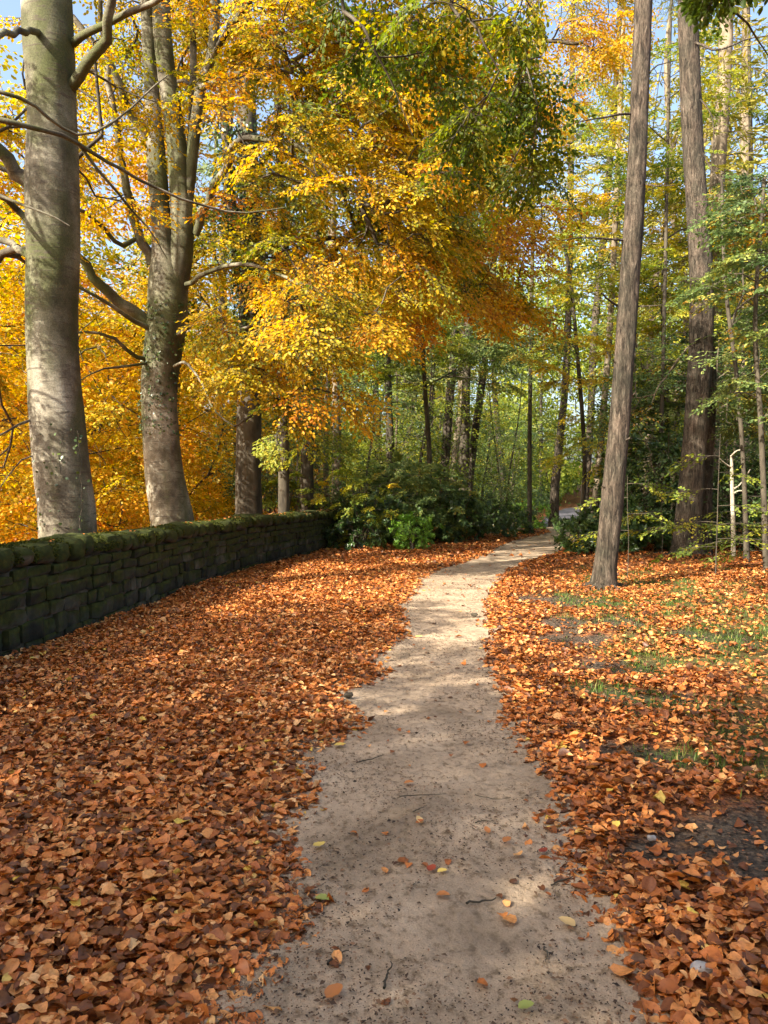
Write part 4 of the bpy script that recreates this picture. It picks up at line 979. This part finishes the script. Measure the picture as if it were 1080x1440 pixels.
# ---------------------------------------------------------------- broadleaf prototypes
def bl_proto(name, kind, H, r, mat, nt, seed, leaf, tint, bark, low=.25, per=2, trunkr=.12, stems=1, tintv=.2, droop=.3, gap=-.22, gsc=.6):
    rng = np.random.default_rng(seed); t = thing(name, (0, 0, 0), 'x', 'tree'); T = Tubes(); skel = []
    for k in range(stems):
        a = rng.random() * 6.28; l = .0 if stems == 1 else .12
        P = np.array([(0 + .05 * k, 0, -.2), (l * H * .3 * math.cos(a), l * H * .3 * math.sin(a), H * .3), (l * H * .8 * math.cos(a) + .1, l * H * .8 * math.sin(a), H * .62), (l * H * 1.1 * math.cos(a), l * H * 1.1 * math.sin(a), H * .93)])
        pts, rad = trunk_tube(T, P, np.array([trunkr, trunkr * .8, trunkr * .5, .02]) / (1 if stems == 1 else 1.6), 12, step=.3, flare=.3, seed=seed + k); skel.append((pts[3:], rad[3:]))
    T.build('trunk', bark, t, (0, 0, 0)); B = Tubes()
    tg = ellip((0, 0, H * (low + (1 - low) / 2)), (r, r, H * (1 - low) / 2), nt, rng, .25)
    v = np.array([mnoise.noise(Vector(q * gsc) + Vector((seed, 0, 0))) for q in tg]); tg = tg[v > gap]
    A, rad, ch, tips, td = grow(skel, tg, rng, seg=.7, maxr=trunkr * .4)
    for idx in ch: rr = rad[idx].copy(); rr[0] = min(rr[0], rr[1] * 1.3); B.add(A[idx], rr, 4)
    B.build('branches', bark, t, (0, 0, 0))
    put_leaves('crown', sprays_at(tips, td, np.array([0, 0, H * .5]), rng, per=per, L=(.8, 1.4), leaf=leaf, tintc=tint, tintv=tintv, tmpl=SPR_S, shape='dia', wid=.34, droop=droop), M[mat], t, (0, 0, 0))
    return t
gA = bl_proto('golden_beech_tree', 0, 12, 3.8, 'gold', 330, 101, .12, .34, M['dark_bark'], low=.02, per=3, trunkr=.2)
gB = bl_proto('golden_beech_tree', 0, 10, 3.4, 'gold', 300, 102, .115, .52, M['beech_bark'], low=.02, per=3, trunkr=.17)
gShade = bl_proto('golden_beech_tree', 0, 12, 4.0, 'gold', 330, 105, .19, .45, M['dark_bark'], low=.22, per=2, trunkr=.2, gap=-.02, gsc=.33)  # prototype of the added shade trees, large leaves for clearer dapples
gC = bl_proto('golden_beech_tree', 0, 11, 3.5, 'yellow', 300, 103, .12, .6, M['dark_bark'], low=.02, per=3, trunkr=.17)
lst = []
gold_pos = [(-11.5, 18.5, 0, 1.25), (-9.6, 23, 2, 1.4), (-14.5, 24, 1, 1.45), (-7.4, 27.5, 0, 1.0), (-13.5, 31, 2, 1.6), (-20, 31, 1, 1.6), (-18.5, 38, 2, 1.7), (-10.0, 36, 0, 1.1), (-23, 41, 0, 1.4), (-14, 46, 1, 1.4), (-7.6, 18.4, 1, .8), (-6, 33, 1, 1.0)]
protos = [gA, gB, gC]; seen = set()
for k, (x, y, q, sc) in enumerate(gold_pos):
    z = float(gz(x, y))
    if q not in seen: o = protos[q]; seen.add(q); o.location = (x, y, z); o.scale = (sc,) * 3
    else: o = dup(protos[q], (x, y, z), k * 1.7, sc)
    o['group'] = 'golden beeches beyond the wall'; lst.append((o, ('glowing orange gold beech', 'deep orange beech', 'bright yellow beech')[q]))
ordinals(lst, 'among those beyond the wall')
# unseen trees added behind and beside the camera to shade and dapple the path
lst = []
for k, (x, y, sc) in enumerate([(-10.5, -1.5, .95), (-14.5, 2.5, .72), (-8.6, 2.2, .74), (-9.0, -7, 1.25), (-16, -6.5, 1.15), (-5.0, -7.5, 1.15), (-12.5, -13, 1.5), (3.5, -9, 1.2), (10.5, 4, .9), (-20, -1, .95), (-20, -13, 1.6), (-8, -18, 1.6)]):
    if k == 0: o = gShade; o.location = (x, y, float(gz(x, y))); o.scale = (sc,) * 3
    else: o = dup(gShade, (x, y, float(gz(x, y))), 1 + k * 2.1, sc)
    o['group'] = 'unseen shade beeches added around the viewpoint'; lst.append((o, 'gold leaved beech'))
ordinals(lst, 'added unseen beside or behind the viewpoint for shade')

uA = bl_proto('understory_tree', 0, 6.5, 2.2, 'understory', 115, 111, .10, .35, M['dark_bark'], low=.08, stems=2, trunkr=.07)
uB = bl_proto('understory_tree', 0, 7.5, 2.3, 'lime', 105, 112, .10, .28, M['dark_bark'], low=.15, stems=2, trunkr=.08)
uC = bl_proto('understory_tree', 0, 5.5, 2.0, 'understory', 110, 113, .095, .25, M['pale_bark'], low=.03, stems=3, trunkr=.06)
uD = bl_proto('understory_tree', 0, 8.5, 2.4, 'lime', 105, 114, .10, .5, M['pale_bark'], low=.3, stems=1, trunkr=.08)
pos = [(-.8, 27.5, 0), (1.2, 30, 1), (2.6, 33.5, 2), (.5, 35, 3), (4.6, 37, 0), (-2.8, 24.5, 2), (6.4, 41, 1), (2.5, 41, 0), (7.5, 46, 2), (-2, 38, 1), (12.0, 37.5, 1), (11.2, 31, 3), (9.6, 27.2, 1), (12.8, 26.5, 0), (10.2, 22.6, 2), (13.4, 22.2, 3), (8.2, 20.9, 2), (11.6, 19.2, 0), (13.2, 16.8, 2), (15.5, 20, 1), (16, 26, 2), (14.6, 31, 0), (18, 34, 3), (19, 42, 1), (16.5, 46, 0), (22, 52, 2), (5.8, 53, 3), (9.6, 62, 0), (1.5, 50, 1), (-5, 45, 3), (13.4, 62, 1), (24, 60, 0), (19.5, 66, 2), (8.0, 25.0, 3), (3.6, 44.5, 3), (-4.4, 29, 0)]
protos = [uA, uB, uC, uD]; lst = []; seen = set()
for k, (x, y, q) in enumerate(pos):
    z = float(gz(x, y)); sc = rng.uniform(.85, 1.2) * (1 + .3 * (y > 40))
    if q not in seen: o = protos[q]; seen.add(q); o.location = (x, y, z); o.scale = (sc,) * 3
    else: o = dup(protos[q], (x, y, z), rng.random() * 6.28, sc)
    o['group'] = 'small trees in the undergrowth'; lst.append((o, ('dark green small tree', 'yellow green small tree', 'bushy multi stemmed small tree', 'tall pale stemmed small tree')[q]))
ordinals(lst, 'in the undergrowth')

# ---------------------------------------------------------------- shrubs
def shrub(name, px, py, r, h, mat, label, nt=70, seed=0, leaf=.10, tint=.4, per=1, d=None, group=None, wid=.2, L=(.3, .5), bark=None, hollow=.4, world=None):
    rng = np.random.default_rng(seed); b = on_ground(px, py) if world is None else gb(*world)
    t = thing(name, b, label, 'shrub', group); T = Tubes(); skel = []
    for k in range(6):
        a = rng.random() * 6.28; l = rng.uniform(.1, .45) * r
        P = catmull([b - [0, 0, .08], b + [l * math.cos(a) * .5, l * math.sin(a) * .5, h * .3], b + [l * math.cos(a), l * math.sin(a), h * .62]], 8); rr = np.linspace(.028, .012, 8); T.add(P, rr, 6); skel.append((P, rr))
    tg = ellip(b + [0, 0, h * .42], (r, r, h * .52), nt, rng, hollow); tg = tg[tg[:, 2] > b[2] + .06]
    A, rad, ch, tips, td = grow(skel, tg, rng, seg=.3, maxr=.02, tip=.003)
    for idx in ch: T.add(A[idx], rad[idx], 4)
    T.build('stems', bark or M['dark_bark'], t, b)
    P = []; U = []; NN = []
    if mat in ('holly', 'bright'):
        for i in range(len(tips)):           # whorls of long leaves at the shoot ends
            for w in range(3):
                c = tips[i] + rng.normal(0, .10, 3) * (w > 0); ax = nrm(td[i] + (tips[i] - b) * .4 + rng.normal(0, .4, 3) + [0, 0, .4]); e1 = nrm(np.cross(ax, rng.normal(size=3))); e2 = np.cross(ax, e1); m = 10; th = np.arange(m) * 2.4
                rd = np.cos(th)[:, None] * e1 + np.sin(th)[:, None] * e2
                P.append(c - ax * np.linspace(0, .08, m)[:, None]); U.append(rd + ax * rng.uniform(.0, .7, (m, 1))); NN.append(ax + rng.normal(0, .25, (m, 3)))
        P = np.concatenate(P); n = len(P)
        lv = leaves_mesh(P, np.concatenate(U), np.concatenate(NN), leaf * rng.uniform(.7, 1.25, n), np.clip(rng.normal(tint, .2, n), 0, 1), 'hex', wid, .03)
    else:
        lv = sprays_at(tips, td, b + [0, 0, h * .3], rng, per=per, L=L, leaf=leaf, tintc=tint, tubes=None, wid=.34)
    put_leaves('foliage', lv, M[mat], t, b); return t
GR = 'rhododendrons along the far side of the path'
shrub('rhododendron_bush', 478, 768, 1.1, 1.7, 'holly', 'dark rhododendron overlapping the end of the stone wall', 120, 1, group=GR)
shrub('rhododendron_bush', 540, 766, 1.5, 1.9, 'holly', 'tall dark rhododendron behind the bright green shrub', 200, 2, group=GR)
shrub('green_shrub', 580, 775, .62, 1.05, 'bright', 'small bright green sunlit shrub at the litter edge', 70, 3, leaf=.10, wid=.22)
shrub('rhododendron_bush', 628, 762, 1.35, 1.6, 'holly', 'dark rhododendron right of the bright green shrub', 180, 4, group=GR)
shrub('rhododendron_bush', 675, 757, 1.4, 1.5, 'holly', 'low dark rhododendron beneath the leaning trunk', 170, 5, group=GR)
shrub('rhododendron_bush', 712, 751, 1.3, 1.05, 'holly', 'lowest rhododendron at the right end of the row by the bend', 150, 6, group=GR, tint=.5)
shrub('rhododendron_bush', 505, 775, .9, 1.1, 'holly', 'low rhododendron spilling over the litter left of the green shrub', 80, 16, group=GR, tint=.3)
shrub('bramble_bush', 512, 770, 1.2, 2.9, 'lime', 'tall thin twiggy shrub with yellow green leaves behind the wall end', 60, 7, leaf=.07, tint=.5, per=1, hollow=.1)
shrub('bramble_bush', 575, 762, 2.2, 2.7, 'understory', 'tall rounded twiggy green shrub rising behind the rhododendrons', 240, 8, leaf=.075, tint=.55, per=2, hollow=.3, bark=M['pale_bark'])
shrub('bramble_bush', 440, 758, 1.2, 2.6, 'lime', 'leafy yellow green shrub above the far end of the wall', 80, 9, leaf=.075, tint=.4, per=1, world=(-3.1, 23.5))
shrub('bramble_bush', 745, 745, .9, 1.3, 'bright', 'light green bush between the row and the bend', 60, 10, leaf=.10, tint=.5)
GL = 'laurels on the right bank'
shrub('laurel_bush', 826, 778, .85, 1.15, 'holly', 'low laurel bush where the path meets the right bank', 110, 11, leaf=.13, tint=.55, group=GL)
shrub('laurel_bush', 862, 778, .9, 1.6, 'holly', 'laurel bush seen behind the foot of the leaning pine', 110, 12, leaf=.13, tint=.45, group=GL)
shrub('laurel_bush', 902, 774, .9, 1.2, 'holly', 'laurel bush between the two big pines', 110, 13, leaf=.13, tint=.6, group=GL)
shrub('laurel_bush', 930, 765, 1.6, 3.6, 'holly', 'tall dark laurel filling the gap behind the two pines', 230, 14, leaf=.13, tint=.45, group=GL, world=(7.6, 21.6))
shrub('laurel_bush', 1010, 765, 1.6, 2.8, 'holly', 'tall dark laurel right of the thick pine', 180, 15, leaf=.12, tint=.5, group=GL, world=(9.7, 20.2))
shrub('laurel_bush', 1060, 765, 1.3, 1.8, 'holly', 'dark laurel at the right edge behind the beech seedlings', 130, 17, leaf=.12, tint=.35, group=GL, world=(10.4, 18.4))

# ---------------------------------------------------------------- beech saplings on the right
def sapling(px, py, h, label, boughs, seed, mat='lime', tint=.4, d=None, leaf=.065, r0=.012, topx=None):
    rng = np.random.default_rng(seed); b = on_ground(px, py); t = thing('beech_sapling', b, label, 'sapling', 'beech saplings on the right bank')
    dd = b[1]; T = Tubes(); tx = topx if topx is not None else px
    top = at(tx, 700, dd); S = catmull([b - [0, 0, .05], b + [.02, 0, h * .35], [b[0] * .4 + top[0] * .6, dd, b[2] + h * .7], [top[0], dd, b[2] + h]], 16); rr = np.linspace(r0, .004, 16); T.add(S, rr, 7); T2 = []
    T.build('trunk', M['dark_bark'], t, b); B = Tubes(); tips = []; td = []
    for (z, a, L) in boughs:
        p = np.array([np.interp(b[2] + z, S[:, 2], S[:, c]) for c in range(3)]); dr = np.array([math.cos(a), math.sin(a), .12])
        q = np.linspace(0, 1, 7)[:, None]; br = p + dr * L * q - np.array([0, 0, .2 * L]) * q ** 2 + rng.normal(0, .012, (7, 3)) * q; B.add(br, np.linspace(.007, .003, 7), 4)
        for s in (2, 4, 6): tips.append(br[s]); td.append(nrm(br[s] - br[s - 1]))
    lv = sprays_at(np.array(tips), np.array(td), b + [0, 0, h * .5], rng, per=1, L=(.3, .6), leaf=leaf, tintc=tint - .12, tintv=.2, tubes=B, droop=.12, jit=.6, wid=.34, outward=.1, leafn=.28, tmpl=SPR_S)
    B.build('branches', M['dark_bark'], t, b); put_leaves('crown', lv, M[mat], t, b)
sapling(1006, 812, 2.6, 'thin beech sapling with flat yellow green sprays right of the thick pine', [(.55, 3.5, 1.1), (.7, -.3, 1.2), (.95, .3, 1.3), (1.0, 2.9, .9), (1.3, -.6, .8), (1.6, 2.4, .6), (1.9, .5, .6), (2.2, 3.3, .5)], 41, topx=1012)
sapling(1085, 800, 1.5, 'low spreading beech sapling at the right edge of the bank', [(.35, 3.3, 1.2), (.55, 2.8, 1.3), (.75, 3.6, 1.1), (.9, 3.0, .9), (1.0, 0, .8)], 42, tint=.3)
sapling(1045, 790, 1.7, 'beech sapling with pale sprays between the other two on the right', [(.4, 3.0, 1.0), (.65, .1, 1.1), (.85, 3.5, 1.2), (1.1, 2.6, .8), (1.3, .6, .7)], 43, tint=.55)
sapling(882, 816, 1.9, 'slender beech sapling with few leaves between the two pines', [(.9, 2.8, .5), (1.2, .2, .6), (1.5, 2.2, .5), (1.75, -.4, .4)], 44, tint=.5, r0=.008)
sapling(930, 790, 1.4, 'small beech sapling with yellow leaves left of the thick pine', [(.7, 2.7, .7), (.9, .2, .9), (1.1, 3.3, .6)], 45, tint=.6, r0=.008)

def rtree(px, d, pts, label, crowns, seed, bark='dark_bark', mat='understory', tint=.5, leaf=.08):
    b = gb((px - 540) / F * d, d)
    tree('hazel_tree', b, label, [[(x, y, d, w) for x, y, w in pts]], M[bark], [dict(mat=m, center=b + np.array([0, 0, 3]), e=[(at(x, y, dd), r, n)], s=dict(per=2, tintc=tc, tintv=.2, leaf=leaf, L=(.6, 1.0), droop=.25)) for (x, y, dd, r, n, m, tc) in crowns], seed=seed, sides=14, flare=.2, group='slim broadleaf trees on the right bank')
rtree(1052, 17, [(1052, 790, 8), (1045, 650, 6), (1035, 520, 5.5), (1020, 400, 5), (1015, 250, 3.5)], 'slim dark tree forking at the right edge beyond the saplings', [(1075, 420, 17.5, (.9, 1.2, 1.5), 34, 'understory', .45), (1080, 560, 17.5, (.9, 1.2, 1.1), 26, 'understory', .35), (1080, 280, 18, (.9, 1.2, 1.2), 22, 'understory', .6), (1055, 300, 19, (.7, .9, .4), 9, 'copper', .4)], 61)
rtree(1080, 15, [(1080, 800, 9), (1070, 600, 7), (1062, 450, 6), (1075, 250, 5)], 'slim tree cut by the right edge of the view', [(1080, 350, 15, (1.2, 1.2, 1.6), 46, 'understory', .45), (1085, 520, 15, (.8, 1.2, 1.0), 24, 'understory', .5), (1075, 300, 15.5, (.5, .9, .4), 6, 'copper', .45)], 62)
rtree(940, 24, [(940, 770, 8), (938, 600, 7), (932, 450, 6), (935, 300, 4)], 'slim tree with yellow green leaves seen between the pines', [(930, 430, 23, (1.5, 1.4, 1.8), 44, 'lime', .5), (925, 560, 23, (1.3, 1.2, 1.2), 24, 'understory', .5), (940, 300, 23.5, (1.2, 1.2, 1.5), 22, 'lime', .65)], 63)
rtree(815, 24, [(815, 765, 7), (822, 650, 6), (812, 500, 5.5), (800, 380, 5), (780, 280, 3)], 'slim yellow leaved tree over the far end of the path', [(800, 500, 23, (1.2, 1.2, .9), 22, 'lime', .75), (770, 360, 23, (1.9, 1.6, 1.7), 42, 'lime', .55), (825, 620, 23.5, (.9, 1.0, .9), 13, 'lime', .75), (740, 470, 23, (1.4, 1.4, 1.1), 18, 'understory', .7), (720, 240, 23, (1.7, 1.6, 1.4), 24, 'lime', .5), (840, 240, 23.5, (1.4, 1.4, 1.6), 24, 'lime', .6)], 64)
rtree(600, 26, [(600, 760, 8), (604, 650, 7), (596, 520, 6), (590, 380, 5)], 'slim green tree hidden behind the shrubs left of the bend', [(600, 480, 25, (1.9, 1.6, 1.5), 44, 'lime', .3), (680, 500, 26, (1.5, 1.5, 1.3), 26, 'understory', .6), (540, 470, 25, (1.3, 1.4, 1.6), 26, 'lime', .35)], 65)

rtree(925, 22, [(925, 770, 7), (930, 600, 6), (935, 400, 5), (940, 150, 4), (945, -20, 3)], 'tall slim tree with olive leaves high between the two pines', [(935, 120, 22, (1.4, 1.4, 1.6), 26, 'lime', .4), (925, 260, 22, (1.3, 1.3, 1.0), 18, 'lime', .3), (1010, 330, 23, (1.3, 1.3, 1.0), 22, 'lime', .45), (945, 520, 22.5, (1.1, 1.2, 1.3), 26, 'understory', .3)], 66)
rtree(1062, 26, [(1062, 770, 8), (1060, 600, 7), (1058, 400, 6), (1055, 150, 5), (1052, 0, 4)], 'tall slim tree with yellow green top near the right edge', [(1060, 120, 26, (1.6, 1.6, 2.2), 34, 'lime', .4), (1050, 330, 25, (1.6, 1.4, 1.5), 34, 'understory', .45), (1040, 480, 24, (1.4, 1.4, 1.5), 34, 'understory', .35)], 67)
rtree(745, 28, [(742, 755, 7), (745, 600, 6), (748, 400, 5.5), (752, 200, 5), (756, 0, 4)], 'tall slim tree of olive and orange leaves above the bend', [(750, 220, 27, (2.0, 1.8, 2.2), 40, 'lime', .6), (840, 130, 28, (1.7, 1.7, 2.0), 24, 'lime', .5), (800, 300, 27, (1.8, 1.6, 1.2), 20, 'copper', .3), (700, 470, 27, (1.7, 1.6, 1.3), 22, 'understory', .45)], 68)

# pale broken snag
b = gb((1032 - 540) / F * 17.3, 17.3)
t = thing('broken_snag', b, 'pale barkless broken trunk with three bare stubs at the right', 'dead tree'); T = Tubes()
P = np.array([b - [0, 0, .1], at(1031, 740, 17.3), at(1030, 700, 17.3), at(1029, 655, 17.3), at(1028, 640, 17.3)]); trunk_tube(T, P, np.array([.05, .048, .045, .034, .016]), 16, step=.08, flare=.1, lump=.15)
T.build('trunk', M['bare_wood'], t, b)
for q in ([(1029, 658, 17.3), (1020, 652, 17.2), (1012, 645, 17.1), (1040, 634, 17.0)][:3], [(1031, 688, 17.3), (1042, 680, 17.2), (1055, 660, 17.0)], [(1031, 694, 17.3), (1040, 690, 17.2), (1052, 692, 17.1)], [(1028, 642, 17.3), (1036, 634, 17.2), (1048, 632, 17.1)]):
    T = Tubes(); C = catmull([at(*p) for p in q], 8); T.add(C, np.linspace(.022, .008, 8), 7); T.build('branch', M['bare_wood'], t, b)

# ---------------------------------------------------------------- the wood beyond, a mass of leaves no one could count
rng = np.random.default_rng(91)
def mass(n, y0, y1, a0, a1, zt, mat, name, label, leaf, tint, pw=1.0):
    a = rng.uniform(a0, a1, n); r = rng.uniform(y0, y1, n); x = np.sin(a) * r; y = np.cos(a) * r; hmax = zt * (.7 + .6 * fbm(x, y, .12, 3))
    z = gz(x, y) + rng.random(n) ** pw * hmax; v = fbm(a * 40, z, .35, 2) + rng.normal(0, .05, n); kp = v > .40
    x, y, z = x[kp], y[kp], z[kp]; m = len(x)
    lv = leaves_mesh(np.stack([x, y, z], 1), rng.normal(0, 1, (m, 3)), np.array([0, -.5, .7]) + rng.normal(0, .6, (m, 3)), leaf * rng.uniform(.6, 1.4, m), np.clip(tint + (fbm(x, z, .3, 6) - .5) * .9 + rng.normal(0, .12, m), 0, 1), 'dia', .34, .08)
    tag(mesh(name, lv[0], lv[1], M[mat], {'tint': lv[2]}), label, 'woodland', kind='stuff')
mass(210000, 62, 100, -.18, .62, 20, 'lime', 'distant_woodland', 'green mass of far woodland closing the view behind the trees', .42, .36, 1.15)  # paler leaf colour stands in for soft haze light far off
mass(60000, 50, 85, -.75, -.16, 15, 'gold', 'distant_golden_woodland', 'golden mass of far beech wood beyond the wall', .40, .45, 1.1)
mass(60000, 40, 95, -.05, .62, 1.6, 'understory', 'undergrowth', 'low green undergrowth of the far wood', .28, .5, 1.0)
u = bpy.data.objects['undergrowth']; me = u.data
# clear the undergrowth off the far path
co = np.empty(len(me.vertices) * 3, dtype=np.float32); me.vertices.foreach_get('co', co); co = co.reshape(-1, 4, 3); ctr = co[:, 0]
bad = (ctr[:, 0] > pxl(ctr[:, 1]) - 1.9) & (ctr[:, 0] < pxr(ctr[:, 1]) + 1.0) & (ctr[:, 1] < 68); co[bad, :, 2] -= 0; co = co[~bad]
tt = np.random.default_rng(1).random(len(co)) * .7; u_mat = M['understory']; bpy.data.objects.remove(u)
tag(mesh('undergrowth', co.reshape(-1, 3), np.arange(len(co) * 4).reshape(-1, 4), u_mat, {'tint': np.repeat(tt, 4)}), 'low green undergrowth of the far wood', 'undergrowth', kind='stuff')

# ---------------------------------------------------------------- light, sky, camera
w = bpy.data.worlds.new('World'); SC.world = w; w.use_nodes = True; nt = w.node_tree; nt.nodes.clear()
sky = nt.nodes.new('ShaderNodeTexSky'); sky.sky_type = 'NISHITA'; sky.sun_disc = False; sky.sun_elevation = SUN_EL; sky.sun_rotation = math.atan2(SUN[0], SUN[1])
sky.dust_density = 5.0; sky.air_density = 1.0; sky.ozone_density = 1.2
bg = nt.nodes.new('ShaderNodeBackground'); bg.inputs[1].default_value = .15; wo = nt.nodes.new('ShaderNodeOutputWorld')
nt.links.new(sky.outputs[0], bg.inputs[0]); nt.links.new(bg.outputs[0], wo.inputs[0])
sl = bpy.data.lights.new('sun', 'SUN'); sl.energy = 5.0; sl.angle = math.radians(.5); sl.color = (1, .90, .76)
so = bpy.data.objects.new('sun', sl); COL.objects.link(so)
dv = Vector((SUN[0] * math.cos(SUN_EL), SUN[1] * math.cos(SUN_EL), math.sin(SUN_EL))); so.rotation_euler = dv.to_track_quat('Z', 'Y').to_euler()
cam = bpy.data.cameras.new('camera'); co_ = bpy.data.objects.new('camera', cam); COL.objects.link(co_); SC.camera = co_
cam.sensor_fit = 'HORIZONTAL'; cam.sensor_width = 36; cam.lens = 36.0 * F / 1080; cam.clip_end = 1500; cam.clip_start = .05
co_.location = (0, 0, EYE); co_.rotation_euler = (math.radians(90) - PITCH, 0, 0)
SC.view_settings.view_transform = 'Standard'; SC.view_settings.look = 'None'; SC.view_settings.exposure = 1.65; SC.view_settings.gamma = 1
c = SC.cycles; c.max_bounces = 7; c.diffuse_bounces = 4; c.glossy_bounces = 2; c.transmission_bounces = 4; c.transparent_max_bounces = 4; c.sample_clamp_indirect = 6
c.use_denoising = True; c.caustics_reflective = False; c.caustics_refractive = False
print('STATS', sum(len(o.data.polygons) for o in bpy.data.objects if o.type == 'MESH'), 'uniq', sum(len(m.polygons) for m in bpy.data.meshes))
